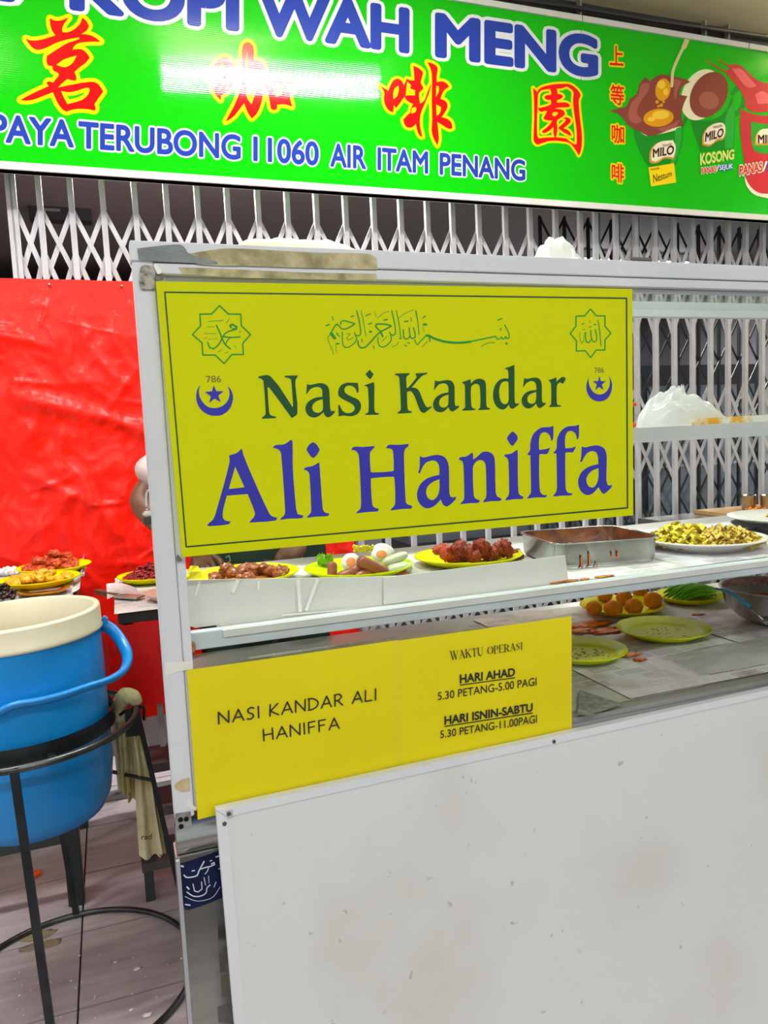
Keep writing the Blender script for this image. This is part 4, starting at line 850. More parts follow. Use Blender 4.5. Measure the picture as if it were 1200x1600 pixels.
HAND = {'N': (.78, [[(0,0),(.02,1)], [(.02,1),(.95,0)], [(.95,0),(1,1)]]), 'A': (.82, [[(0,0),(.55,1),(1,0)], [(.2,.32),(.85,.34)]]), 'S': (.55, [[(.95,.9),(.6,1),(.15,.85),(.2,.6),(.75,.42),(.9,.2),(.5,0),(0,.06)]]), 'I': (.12, [[(.5,0),(.5,1)]]), 'K': (.66, [[(0,0),(.06,1)], [(.95,1),(.08,.42),(1,0)]]), 'D': (.75, [[(.05,0),(.05,1)], [(-.04,1),(.55,.93),(1,.6),(.9,.25),(.4,.02),(-.04,0)]]), 'R': (.66, [[(.05,0),(.05,1)], [(-.02,.97),(.6,1),(.9,.75),(.55,.5),(.1,.46)], [(.35,.47),(1,0)]]), 'L': (.55, [[(.05,1),(0,.02),(1,.02)]]), 'H': (.74, [[(.03,0),(.03,1)], [(.97,0),(.97,1)], [(.03,.5),(.97,.52)]]), 'F': (.56, [[(.05,0),(.05,1)], [(.05,.97),(1,1)], [(.05,.52),(.85,.54)]])}
p1 = Print(TY1)
stroke_font(p1, 'NASI KANDAR ALI', (341, 1113), (588, 1076), (588, 1093.5), (342, 1131), HAND, .125, .27)
stroke_font(p1, 'HANIFFA', (411, 1140), (529, 1121), (530, 1138), (412, 1157.5), HAND, .125, .27)
p1.build('name_lettering', m_ink, n1, 'black hand-style capitals')
SERF = {}
def serif(ch, w_, thick, thin, feet):
    SERF[ch] = (w_, [[.15] + t for t in thick] + [[.05] + t for t in thin] + [[.06] + [(a - d, b), (a + d, b)] for a, b, d in feet])
serif('W', 1.25, [[(.08,1),(.3,0)], [(.45,1),(.68,0)]], [[(.3,0),(.5,.9)], [(.68,0),(.93,1)]], [(.08,1,.1), (.48,1,.1), (.93,1,.08)])
serif('A', .9, [[(.5,1),(.88,0)]], [[(.5,1),(.12,0)], [(.26,.36),(.74,.36)]], [(.12,0,.13), (.88,0,.13)])
serif('K', .9, [[(.16,0),(.16,1)], [(.4,.58),(.86,0)]], [[(.2,.42),(.82,1)]], [(.16,0,.14), (.16,1,.14), (.88,0,.13), (.82,1,.12)])
serif('T', .8, [[(.5,0),(.5,1)]], [[(.05,1),(.95,1)], [(.05,1),(.05,.8)], [(.95,1),(.95,.8)]], [(.5,0,.16)])
serif('U', .9, [[(.16,1),(.16,.3),(.3,.05),(.5,0)]], [[(.5,0),(.75,.06),(.86,.3),(.86,1)]], [(.16,1,.14), (.86,1,.12)])
serif('O', .95, [[(.2,.85),(.07,.5),(.2,.15)], [(.8,.85),(.93,.5),(.8,.15)]], [[(.2,.85),(.5,1),(.8,.85)], [(.2,.15),(.5,0),(.8,.15)]], [])
serif('P', .7, [[(.2,0),(.2,1)], [(.8,.86),(.9,.73),(.8,.58)]], [[(.2,1),(.6,.98),(.8,.86)], [(.8,.58),(.6,.46),(.25,.46)]], [(.2,0,.17), (.2,1,.17)])
serif('E', .75, [[(.2,0),(.2,1)]], [[(.05,1),(.88,1),(.9,.8)], [(.2,.52),(.7,.52)], [(.05,0),(.9,0),(.95,.22)]], [])
serif('R', .85, [[(.18,0),(.18,1)], [(.72,.86),(.8,.73),(.72,.58)], [(.48,.46),(.9,0)]], [[(.18,1),(.5,.98),(.72,.86)], [(.72,.58),(.5,.46),(.2,.46)]], [(.18,0,.15), (.18,1,.15), (.92,0,.08)])
serif('S', .62, [[(.18,.8),(.3,.6),(.7,.42),(.85,.22)]], [[(.85,.75),(.8,.95),(.5,1),(.18,.8)], [(.85,.22),(.6,0),(.2,.05),(.1,.28)]], [])
serif('I', .4, [[(.5,0),(.5,1)]], [], [(.5,0,.3), (.5,1,.3)])
p2 = Print(TY1)
stroke_font(p2, 'WAKTU OPERASI', (703, 1018), (817, 1003.5), (817, 1014.5), (704, 1031), SERF, .1, .08)
p2.build('heading_lettering', m_ink, n2)
p3 = Print(TY1)
for s, x0, x1, b0, b1, t0, t1, bo, ul in (('HARI AHAD', 719, 804.5, 1067.5, 1056, 1054.5, 1044, .09, 1), ('5.30 PETANG-5.00 PAGI', 684, 838.5, 1094, 1070.5, 1082, 1058.5, .02, 0), ('HARI ISNIN-SABTU', 695, 832, 1132, 1111, 1119.5, 1099, .09, 1), ('5.30 PETANG-11.00PAGI', 688, 839, 1153.5, 1129, 1142, 1117, .02, 0)):
    put_text(p3, s, (x0, t0), (x1, t1), (x1, b1), (x0, b0), bold=bo, cap=.682)
    if ul: p3.line([(x0, b0 + 3), (x1, b1 + 3)], 1.6)
p3.build('hours_lettering', m_ink, n2)
for r_, cs in ((n1, [(286, 1040), (628, 990), (630, 1205), (304, 1284)]), (n2, [(612, 996), (902, 951), (903, 1144), (620, 1206)])):
    A, B, C, E_ = [P(a, b, NY - .0072) for a, b in cs]
    def sf(u, v, A=A, B=B, C=C, E_=E_):
        q = (E_ * (1 - u) + C * u) * (1 - v) + (A * (1 - u) + B * u) * v
        e = min(u, 1 - u, v, 1 - v) * 12
        q.y += .0012 * noise.noise(Vector((q.x * 40, q.z * 40, 1))) + (.0022 * abs(noise.noise(Vector((q.x * 150, q.z * 150, 2)))) if e < 1 else 0)
        return q
    MB().sheet(sf, 60, 40).build('plastic_sleeve', m_slv, r_, fix=False)

# ================================================================ food and dishes
m_ply = mat('yellow melamine', '#dcd800', .5, spec=.04)
m_plg = mat('lime melamine', '#ccdc00', .5, spec=.04)
m_plw = mat('white enamel', '#e4e0d8', .3, spec=.6)
m_pink = mat('pink plastic', '#dfb7a6', .4)
def plate_mesh(R, h=.022): return [(.0001, 0), (.62 * R, 0), (.72 * R, .004), (.98 * R, h), (R, h + .002), (.995 * R, h + .0045), (.72 * R, .0095), (.6 * R, .0065), (.0001, .0065)]
def plate(c, R, m, label, sx=1., sy=1., rot=0., name='plate', group=None, h=.022):
    return MB().lathe(plate_mesh(R, h), (c[0], c[1], c[2]), 48, sx, sy, rot).build(name, m, base=c, label=label, cat='plate', group=group)
def sauce(c, R, m, label, name='curry_sauce', z=.0085, sx=1., sy=1.):
    b = MB(); vs = [Vector((c[0], c[1], c[2] + z + .004))]; n = 36
    for ring in (.55, 1.0):
        for k in range(n):
            a = 2 * math.pi * k / n; rr = R * ring * (1 + .12 * noise.noise(Vector((math.cos(a) * 2, math.sin(a) * 2, c[0] * 9))))
            vs.append(Vector((c[0] + rr * math.cos(a) * sx, c[1] + rr * math.sin(a) * sy, c[2] + z + (.003 if ring < 1 else -.001))))
    fs = [(0, 1 + k, 1 + (k + 1) % n) for k in range(n)] + [(1 + k, 1 + n + k, 1 + n + (k + 1) % n, 1 + (k + 1) % n) for k in range(n)]
    return b.add(vs, fs, True).build(name, m, label=label, cat='curry', fix=False)
m_curry = mat('brown curry', '#8a3d0a', .28, col2='#c06a12', scale=45, detail=5, bump=.4, bscale=70, spec=.7)
m_curry_o = mat('orange curry', '#b04a08', .25, col2='#d98a1a', scale=30, spec=.7, bump=.2)
m_fried = mat('red fried chicken', '#7a1a08', .5, col2='#b8400f', scale=70, detail=6, bump=.8, bscale=90)
m_fried2 = mat('orange red chicken', '#b3330c', .42, col2='#e0642a', scale=40, detail=6, bump=.6, bscale=80)
m_potato = mat('yellow curry potato', '#d08a0a', .35, col2='#efc22a', scale=22, bump=.3)
m_saus = mat('boiled sausage', '#a05a48', .35, col2='#8d4a3a', scale=12)
m_white = mat('egg white', '#e8e8e2', .35, sub=.1)
m_yolk = mat('egg yolk', '#e8722a', .5, col2='#f09a4a', scale=40)
m_squid = mat('pale squid', '#cfd2bd', .3, col2='#bfc6ae', scale=10, spec=.6)
m_green = mat('green vegetable', '#57a814', .5, col2='#93cf30', scale=20, spec=.1)
m_lettuce = mat('lettuce', '#7ec41c', .5, col2='#a8dc4a', scale=25)
m_cab = mat('turmeric cabbage', '#dcc010', .45, col2='#f0e650', scale=18, detail=5, spec=.6)
m_cab2 = mat('browned cabbage', '#bb9820', .45, col2='#dcc040', scale=18, spec=.6)
m_chili = mat('dried red chili', '#7a0f14', .3, col2='#a81f22', scale=20, spec=.6)
m_ball = mat('turmeric fried ball', '#e08c10', .5, col2='#cc7008', scale=25, detail=6, bump=.5, bscale=60, spec=.1)
m_steel = mat('steel ware', '#b9bab6', .22, 1.0, col2='#a3a39c', scale=8)
rnd = random.Random(5)
def chunk_pile(c, R, n, m, label, name, group, cat, size=.022, h=.03, seed=1, sub=2, amp=.45, flat=1.):
    r2 = random.Random(seed); k = 0
    for i in range(n):
        a = r2.random() * 6.283; rr = R * math.sqrt(r2.random()); s = size * (.75 + .5 * r2.random())
        z = c[2] + .009 + s * .55 + h * (1 - (rr / R) ** 2) * (i / n)
        MB().blob((c[0] + rr * math.cos(a), c[1] + rr * math.sin(a) * flat, z), (s * (1 + .4 * r2.random()), s * (.8 + .3 * r2.random()), s * .8), seed + i, 3, amp * 1.3, 3.2, RZ(r2.random() * 3)).build(name, m, label=label, cat=cat, group=group)
S0 = SH
# three plates on the upper shelf behind the white guards
pA = Vector((.312, 1.935, S0)); pB = Vector((.592, 1.862, S0)); pC = Vector((.905, 1.856, S0))
plate(pA, .136, m_ply, 'yellow plate of brown curried meat on the upper shelf')
sauce(pA, .10, m_curry_o, 'orange brown gravy under the curried meat')
chunk_pile(pA, .095, 34, m_curry, 'lump of brown curried meat on the yellow shelf plate', 'meat_chunk', 'curried meat on the shelf plate', 'meat', .014, .03, 11)
t = thing('serving_spoon', P(305, 905, 1.86), 'bright yellow plastic spoon resting on the plate of curried meat', 'spoon')
sp = [P(291, 905, 1.87), P(294, 893, 1.87), P(297, 884, 1.875), P(306, 884, 1.88), P(311, 893, 1.87), P(314, 903, 1.865), P(303, 905, 1.865)]
MB().prism(sp, (.004, -.012, .001)).build('bowl', mat('yellow plastic', '#e8d800', .35), t)
MB().tube([P(296, 900, 1.87), P(287, 904, 1.86), P(276, 902, 1.86)], .006, 8).build('handle', mat('yellow plastic', '#e8d800', .35), t)
plate(pB, .141, m_plg, 'lime plate of sausages, salted eggs and squid on the upper shelf')
# sausages
for k, (a, b, r) in enumerate((((519, 905), (519, 883), .0125), ((534, 902), (549, 896), .0155), ((552, 893), (562, 886), .0135), ((565, 878), (600, 894), .0165), ((560, 902), (574, 896), .014), ((543, 905), (556, 904), .013))):
    yy = 1.80 if k in (1, 4, 5) else 1.815
    A, B = P(a[0], a[1], yy), P(b[0], b[1], yy + (.012 if k != 3 else 0)); d = (B - A).normalized()
    MB().tube([A - d * r * .7, A - d * r * .45, A, A * .5 + B * .5, B, B + d * r * .45, B + d * r * .7], [r * .45, r * .85, r, r * 1.02, r, r * .85, r * .45], 14).build('sausage', m_saus, label=['upright brown sausage at the edge of the lime plate', 'short brown sausage lying on the lime plate', 'brown sausage piece leaning on the egg halves', 'long brown sausage lying across the others on the lime plate', 'brown sausage piece under the long sausage', 'small brown sausage end on the lime plate'][k], cat='sausage')
for k, (px, py, yy, rz, lab) in enumerate(((596, 866, 1.90, .2, 'salted egg half facing forward above the sausages'), (600, 860, 1.93, -.4, 'salted egg half at the back with small yolk showing'), (548, 878, 1.87, .9, 'salted egg wedge tucked beside the sausages'))):
    c = P(px, py, yy); t = thing('egg_half', c, lab, 'egg')
    R_ = RX(.85) @ RZ(rz)
    b = MB(); b.lathe([(.0001, -.017), (.012, -.014), (.021, -.006), (.0235, 0), (.0001, .0005)], c, 24, 1.25, 1., 0, R_); b.build('egg_white', m_white, t)
    MB().lathe([(.0001, .0012), (.011, .0012), (.0125, .0002), (.0125, -.001)], c, 18, 1.25, 1., 0, R_).build('yolk', m_yolk, t)
for k, (pts, r, lab) in enumerate(((((598, 880), (620, 872), (635, 866)), .017, 'pale squid tube standing behind the other squid'), (((604, 892), (625, 888), (642, 886)), .021, 'pale squid tube lying in front on the lime plate'))):
    q = [P(a, b, 1.845 - .03 * k) for a, b in pts]; MB().tube([q[0], q[0] * .6 + q[1] * .4, q[1], q[1] * .4 + q[2] * .6, q[2]], [r * .5, r * .9, r, r, r * .55], 14, flat=.75).build('squid_tube', m_squid, label=lab, cat='squid')
for k in range(5):
    MB().blob(P(590 + k * 10, 902 - k * 1.6, 1.775), .011, 40 + k, 2, .4).build('meat_chunk', m_curry, label='small brown fried lump before the squid on the lime plate', cat='meat', group='fried lumps on the lime plate')
b = MB()
for k in range(26):
    a = rnd.random() * 6.28; p = P(500 + rnd.random() * 16, 872 + rnd.random() * 10, 1.955)
    b.sheet(lambda u, v, p=p, a=a: p + Vector(((u - .5) * .022 * math.cos(a), (u - .5) * .016 * math.sin(a) + .004 * math.sin(v * 5 + a), (v - .3) * .016 + .005 * math.sin(u * 14 + a))), 4, 3)
b.build('lettuce', m_lettuce, label='frilly green lettuce at the far rim of the lime plate', cat='lettuce', kind='stuff', fix=False)
b = MB()
for k in range(70): b.blob(P(552 + rnd.random() * 44, 858 - 6 * math.sin(rnd.random() * 3.1) + rnd.random() * 6, 1.945), .0045, k, 1, .5)
b.build('yellow_rice', mat('yellow crumbs', '#e3c70c', .5, col2='#f2e04a', scale=50), label='heap of yellow crumbs behind the salted eggs', cat='rice', kind='stuff', fix=False)
plate(pC, .148, m_ply, 'yellow plate heaped with dark red fried chicken on the upper shelf')
for k in range(30):
    px = 688 + 122 * ((k * 7) % 30) / 29; hgt = (8 + 18 * abs(math.sin(px * .09))) * rnd.random()
    yy = 1.80 + .08 * rnd.random()
    c = P(px, 872 - hgt * .9, yy)
    MB().blob(c, (.013 + .010 * rnd.random(), .014, .013 + .006 * rnd.random()), 70 + k, 3, .75, 3.4, RZ(k)).build('fried_chicken', m_fried2 if px < 712 else m_fried, label='piece of dark red fried chicken on the yellow shelf plate', cat='chicken', group='fried chicken on the yellow shelf plate')
# white plastic guards standing along the front of the shelf
m_guard = mat('white guard board', '#d9d8d2', .4, col2='#cfcdc3', scale=4, spec=.5)
GY = 1.497
def pts_px(pp, y): return [P(a, b, y) for a, b in pp]
def lowz(ps): return [Vector((p.x, p.y, max(p.z, SH + .001))) for p in ps]
MB().prism(lowz(pts_px([(292, 906.5), (420, 904), (560, 902), (640, 899), (662, 898), (666, 948), (600, 958), (450, 976), (330, 989), (306, 989), (296, 978)], GY + .006)), (0, .003, 0)).build('shelf_guard', m_guard, label='white plastic guard board before the curried meat and sausage plates, wrapped in clear film', cat='guard board')
MB().prism(lowz(pts_px([(600, 902.5), (720, 888), (883, 868), (888, 905), (862, 914), (720, 934), (600, 956)], GY)), (0, .003, 0)).build('shelf_guard', m_guard, label='white plastic guard board before the plate of fried chicken', cat='guard board')
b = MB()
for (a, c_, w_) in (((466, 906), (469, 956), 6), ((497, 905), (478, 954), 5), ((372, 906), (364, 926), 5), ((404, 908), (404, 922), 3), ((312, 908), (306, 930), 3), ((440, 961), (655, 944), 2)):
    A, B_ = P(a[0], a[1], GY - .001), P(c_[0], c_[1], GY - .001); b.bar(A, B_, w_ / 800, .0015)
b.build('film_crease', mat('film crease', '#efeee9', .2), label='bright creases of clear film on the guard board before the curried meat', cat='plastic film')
# steel tray with dark curry
u_ = Vector((.986, -.167, 0)); v_ = Vector((.167, .986, 0)); FL = Vector((1.045, 1.636, SH))
tr = thing('steel_tray', FL, 'deep rectangular steel tray smeared with dark brown curry', 'tray')
W_, L_, H_ = .285, .27, .066
def tp_(a, b_, z): return FL + u_ * a + v_ * b_ + Vector((0, 0, z))
def rrect(a0, b0, a1, b1, r, z, n=5):
    out = []
    for (ca, cb, s) in ((a1 - r, b0 + r, -90), (a1 - r, b1 - r, 0), (a0 + r, b1 - r, 90), (a0 + r, b0 + r, 180)):
        for k in range(n + 1):
            t_ = math.radians(s + 90 * k / n); out.append(tp_(ca + r * math.cos(t_), cb + r * math.sin(t_), z))
    return out
def loft(b, loops, cap0=True, cap1=False):
    n = len(loops[0]); k = len(b.v)
    vs = [v for l in loops for v in l]; fs = [(i * n + j, i * n + (j + 1) % n, (i + 1) * n + (j + 1) % n, (i + 1) * n + j) for i in range(len(loops) - 1) for j in range(n)]
    if cap0: fs.append(tuple(range(n)))
    if cap1: fs.append(tuple((len(loops) - 1) * n + j for j in range(n)))
    return b.add(vs, fs, True)
b = loft(MB(), [rrect(.008, .008, W_ - .008, L_ - .008, .03, 0), rrect(.002, .002, W_ - .002, L_ - .002, .034, .012), rrect(0, 0, W_, L_, .036, H_ - .004), rrect(-.006, -.006, W_ + .006, L_ + .006, .04, H_ - .002), rrect(-.006, -.006, W_ + .006, L_ + .006, .04, H_ + .001), rrect(.002, .002, W_ - .002, L_ - .002, .034, H_)])
b.build('pan', m_steel, tr, fix=False)
b = loft(MB(), [rrect(.003, .003, W_ - .003, L_ - .003, .033, H_ - .0005), rrect(.006, .006, W_ - .006, L_ - .006, .033, .02), rrect(.014, .014, W_ - .014, L_ - .014, .03, .012)], False, True)
b.build('curry_coating', mat('dark curry coating', '#5a2a12', .4, col2='#a2601c', scale=14, detail=6, lo=.42, hi=.72, bump=.3), tr, fix=False)
b = MB()
for k in range(16): b.blob(tp_(.02 + rnd.random() * (W_ - .04), .02 + rnd.random() * (L_ - .04), .018 + .012 * rnd.random()), (.012, .010, .006), k, 1, .5)
b.build('curry_scraps', mat('curry scraps', '#a03a18', .4, col2='#d08a5a', scale=40), tr, fix=False)
b = MB()
for (px, y0, y1, w_) in ((917, 872, 893, 4), (928, 866, 886, 3), (960, 865, 872, 3), (968, 864, 872, 4), (966, 884, 893, 2), (938, 880, 890, 2)):
    A, B_ = P(px, y0, 1.60), P(px + 1, y1, 1.60); b.bar(Vector((A.x, FL.y - (A.x - FL.x) * .17 - .0015, A.z)), Vector((B_.x, FL.y - (B_.x - FL.x) * .17 - .0015, B_.z)), w_ / 700, .001)
b.build('curry_drips', m_curry_o, tr)
# big plate of cabbage
pD = Vector((1.565, 1.70, SH + .012))
MB().lathe([(.0001, -.012), (.11, -.012), (.115, -.004), (.160, .016), (.168, .018), (.168, .022), (.158, .021), (.11, .002), (.0001, .0)], pD, 48).build('plate', m_plw, base=pD - Vector((0, 0, .012)), label='large white plate heaped with yellow turmeric cabbage', cat='plate')
def leaf_pile(c, R, h, n, m, label, name, seed, size=.03):
    r2 = random.Random(seed); b = MB()
    for k in range(n):
        a = r2.random() * 6.283; rr = R * math.sqrt(r2.random()); z = c[2] + .006 + h * (1 - (rr / R) ** 2) * (.25 + .75 * r2.random())
        p = Vector((c[0] + rr * math.cos(a), c[1] + rr * math.sin(a), z)); R_ = RZ(r2.random() * 6.28) @ RX(r2.random() * 1.6 - .8); s = size * (.5 + .8 * r2.random()); cv = 2 + 3 * r2.random(); wd = .35 + .4 * r2.random()
        b.sheet(lambda u, v, p=p, R_=R_, s=s, cv=cv, wd=wd: p + R_ @ Vector(((u - .5) * s * 2, (v - .5) * s * wd * 2, .35 * s * math.cos((u - .5) * cv * 1.7) + .2 * s * math.sin(v * 5 + u * 4))), 5, 3)
    return b.build(name, m, label=label, cat='vegetable', kind='stuff', fix=False)
leaf_pile(pD + Vector((-.045, .035, 0)), .105, .055, 380, m_cab, 'heap of bright yellow stir-fried cabbage on the large white plate', 'fried_cabbage', 3, .0125)
leaf_pile(pD + Vector((.035, -.03, 0)), .108, .045, 330, m_cab2, 'browner softer part of the cabbage heap toward the plate rim', 'fried_cabbage', 4, .013)
b = MB()
for k in range(14): b.blob(pD + Vector((.07 + .03 * rnd.random(), -.05 - .02 * rnd.random(), .016)), (.007, .005, .004), k, 1, .4)
b.build('carrot_bits', mat('carrot', '#e2700c', .5), label='orange carrot bits at the rim of the cabbage plate', cat='carrot', kind='stuff')
# big white plate on a dark pan at the shelf's far end
pE = Vector((1.985, 1.80, SH))
pn2 = thing('frying_pan', pE, 'black frying pan under the big white plate on the shelf', 'pan')
MB().lathe([(.0001, 0), (.12, 0), (.16, .028), (.163, .030), (.156, .029), (.118, .004), (.0001, .004)], pE, 40).build('pan_body', mat('black pan', '#1d1f21', .4), pn2)
hp = [pE + Vector((-.155, -.02, .024)), pE + Vector((-.20, -.03, .026)), pE + Vector((-.245, -.045, .024))]
MB().tube(hp, [.012, .011, .012], 10, flat=.6).build('handle', mat('black pan handle', '#232527', .3), pn2)
plate(pE + Vector((0, 0, .031)), .172, m_plw, 'big empty white plate lying on the black frying pan', h=.018)
leaf_pile(pE + Vector((.05, .03, .037)), .06, .03, 40, m_cab2, 'small heap of cabbage left on the big empty plate', 'cabbage_scraps', 9, .016)
# newspaper lining the shelf
m_news = news_mat('newsprint'); m_news2 = news_mat('newsprint tinted', '#cfcbd0', '#7d7b84', 20, 210, 4); m_news3 = news_mat('grey newsprint', '#b9bcab', '#6f7668', 30, 180, 6)
def paper(pts, label, m, name='newspaper', curl=.004, seed=1, nx=14, ny=10, lift=.0):
    """sheet over four ground points given in order, gently wavy"""
    A, B, C, E_ = [Vector(p) for p in pts]
    def fn(u, v):
        q = (A * (1 - u) + B * u) * (1 - v) + (E_ * (1 - u) + C * u) * v
        e = min(u, 1 - u, v, 1 - v)
        return q + Vector((0, 0, lift + curl * .4 + curl * .4 * noise.noise(Vector((q.x * 7 + seed, q.y * 7, seed)))))
    mb = MB().sheet(fn, nx, ny)
    n0 = len(mb.v); vs = list(mb.v)
    return mb.build(name, m, label=label, cat='newspaper', fix=False)
def zz(px, py, z): return Q(px, py, z)
paper([(1.0, 1.492, SH), (1.36, 1.492, SH), (1.40, 2.05, SH), (1.02, 2.08, SH)], 'curry-stained newspaper under the steel tray', m_news, seed=2, curl=.002)
paper([(1.33, 1.492, SH + .001), (1.85, 1.492, SH + .001), (1.83, 1.98, SH + .001), (1.36, 1.97, SH + .001)], 'newspaper under the plate of cabbage', m_news2, seed=3, curl=.002)
paper([(.20, 1.51, SH), (.98, 1.51, SH), (.97, 2.12, SH), (.22, 2.14, SH)], 'newspaper lining the shelf under the three yellow plates', m_news, seed=4, curl=.0018)
b = MB()
for (px, py, r) in ((905, 921, .016), (925, 917, .022), (945, 913, .014), (965, 908, .018), (980, 906, .012), (915, 917, .012)):
    q = Q(px, py, SH + .003); q.y = max(q.y, 1.497); b.blob(q, (r, r * .5, .002), int(px), 2, .6)
b.build('curry_spill', m_curry_o, label='orange curry spilled on the newspaper before the steel tray', cat='curry', kind='stuff')

# ---------------------------------------------------------------- lower deck
DK = DECK + .0005
paper([(.35, 1.475, DK), (1.36, 1.475, DK), (1.30, 2.30, DK), (.36, 2.30, DK)], 'grey newspaper spread on the deck behind the yellow notices', m_news3, seed=6, curl=.002)
paper([(1.14, 1.478, DK + .003), (1.80, 1.478, DK + .003), (1.78, 2.34, DK + .003), (1.16, 2.36, DK + .003)], 'stained newspaper on the deck under the empty lime plates', m_news, seed=7, curl=.002)
paper([(1.70, 1.48, DK + .006), (2.32, 1.48, DK + .006), (2.30, 2.36, DK + .006), (1.72, 2.35, DK + .006)], 'newspaper on the deck under the steel bowl', m_news, seed=8, curl=.002)
MB().add([zz(905, 1078, DK + .009), zz(975, 1100, DK + .009), zz(920, 1118, DK + .009), zz(902, 1117, DK + .009)], [(0, 1, 2, 3)]).build('newspaper_clipping', mat('grey picture', '#6d7466', .7, col2='#9aa08c', scale=60), label='torn dark picture clipping lying on the deck by the notices', cat='newspaper')
b = MB()
for (px, py, r, c2) in ((925, 975, .06, 0), (950, 985, .05, 0), (985, 1022, .03, 0), (910, 985, .05, 0), (1000, 1030, .02, 0), (1090, 960, .02, 0)):
    b.blob(Q(px, py, DK + .008), (r, r * .6, .002), int(px), 3, .8)
b.build('curry_spill', mat('red orange spill', '#c04a0a', .5, col2='#e0932a', scale=40, spec=.1), label='red orange curry spilled on the deck between the plates', cat='curry', kind='stuff')
DP = DK + .0095
qD = Vector((1.568, 1.873, DP)); qE = Vector((1.225, 1.80, DP)); qF = Vector((1.655, 2.185, DP)); qG = Vector((1.955, 2.19, DP))
plate(qD, .14, m_plg, 'nearly empty lime plate in the middle of the deck'); plate(qE, .125, m_plg, 'lime plate with orange scraps beside the opening-hours notice')
for (c, n, lab, sd) in ((qD, 34, 'pale crumbs left on the nearly empty lime plate', 1), (qE, 60, 'orange crumbs left on the lime plate by the notice', 2)):
    b = MB(); r2 = random.Random(sd)
    for k in range(n):
        a = r2.random() * 6.28; rr = .075 * math.sqrt(r2.random()); b.blob(c + Vector((rr * math.cos(a), rr * math.sin(a) - .01, .0072)), (.0025 + .0025 * r2.random(), .0025, .0012), k, 1, .4)
    b.build('food_crumbs', mat('crumbs %d' % sd, '#efe3a0' if sd == 1 else '#e0921c', .6, spec=.1), label=lab, cat='crumbs', kind='stuff')
plate(qF, .145, m_ply, 'yellow plate of round turmeric-fried balls under the shelf')
for k, (px, py, zc, r) in enumerate(((928, 950, .034, .027), (958, 951, .036, .030), (990, 948, .036, .030), (1020, 938, .036, .032), (975, 934, .034, .028), (945, 930, .034, .027), (1000, 925, .034, .027))):
    c = Q(px, py, DP + zc); MB().blob(c, (r, r, r * .92), 90 + k, 3, .12, 2.).build('fried_ball', m_ball, label='round turmeric-fried ball on the yellow deck plate under the shelf', cat='fried food', group='fried balls on the yellow deck plate')
plate(qG, .12, m_ply, 'yellow plate of long green okra under the shelf')
for k in range(15):
    r2 = rnd.random(); off = (k % 6 - 2.5) * .021; lay = k // 6
    a = qG + Vector((-.085 + .01 * r2, off * .9 - .01, .018 + lay * .014)); b_ = qG + Vector((.09 + .01 * r2, off * .9 + .02, .016 + lay * .012)); md = (a + b_) / 2 + Vector((0, .006, .014))
    MB().tube([a, a * .6 + md * .4 + Vector((0, 0, .004)), md, md * .4 + b_ * .6, b_], [.003, .007, .0085, .0075, .003], 8).build('okra', m_green, label='long green okra pod lying on the yellow plate', cat='okra', group='okra pods on the yellow plate')
# steel bowl with orange curry and ladle
bw = Vector((1.975, 1.83, DP))
t = thing('steel_bowl', bw, 'deep steel mixing bowl half full of orange curry', 'bowl')
MB().lathe([(.0001, 0), (.07, 0), (.115, .022), (.150, .062), (.163, .112), (.169, .114), (.169, .116), (.160, .116), (.147, .064), (.112, .025), (.068, .004), (.0001, .004)], bw, 48).build('bowl_wall', m_steel, t)
MB().lathe([(.0001, .066), (.08, .065), (.1465, .063)], bw, 40).build('curry', mat('orange bowl curry', '#c4420c', .25, col2='#d9803a', scale=20, spec=.7), t, fix=False)
MB().lathe([(.149, .066), (.158, .112)], bw, 40).build('curry_film', mat('brown bowl film', '#7a4030', .4, col2='#b98a80', scale=25), t, fix=False)
t = thing('ladle', bw + Vector((-.02, 0, .07)), 'ladle with blue handle leaning on the rim of the steel bowl', 'ladle')
ha = Q(1118, 920, DP + .125); hb = Q(1172, 948, DP + .095)
MB().tube([tuple(v) for v in smooth_loop([ha, ha * .6 + hb * .4 + Vector((0, 0, .012)), hb], False, 5)], .007, 10, flat=.6).build('handle', mat('blue plastic', '#2a9cc0', .35), t)
hc = hb + (hb - ha) * .35 + Vector((0, 0, -.02))
MB().tube([hb, hc], .003, 8).build('shaft', m_steel, t)
MB().lathe([(.0001, -.02), (.02, -.015), (.032, .0), (.030, .0), (.018, -.012), (.0001, -.016)], hc + Vector((.03, 0, 0)), 20).build('cup', m_steel, t)
# crumpled clear bag on the deck by the glass
def bagfn(c, sx, sy, h, seed):
    def fn(u, v):
        x = (u - .5) * 2; y = (v - .5) * 2; e = max(0, 1 - max(abs(x), abs(y)) ** 3)
        k = noise.noise(Vector((x * 2.2 + seed, y * 2.2, seed))); k2 = abs(noise.noise(Vector((x * 6 + seed, y * 6, 2))))
        return Vector(c) + Vector((x * sx * (1 + .12 * k), y * sy * (1 + .12 * k), .002 + h * e * max(.1, .7 + .22 * k + .12 * k2)))
    return fn
m_bag = glass_mat('clear bag', '#eef0ea', .06, .15, '#e9ebe6', .38)
m_bagw = glass_mat('milky bag', '#f6f6f6', .06, .18, '#f4f4f4', .6)
MB().sheet(bagfn((1.60, 1.60, DK + .01), .19, .085, .035, 3), 40, 24).build('plastic_bag', m_bag, label='crumpled clear plastic bag lying on the deck behind the front glass', cat='plastic bag', fix=False)
MB().sheet(bagfn((1.86, 1.60, DK + .012), .11, .09, .05, 5), 30, 24).build('plastic_bag', m_bag, label='second clear plastic bag by the steel bowl', cat='plastic bag', fix=False)
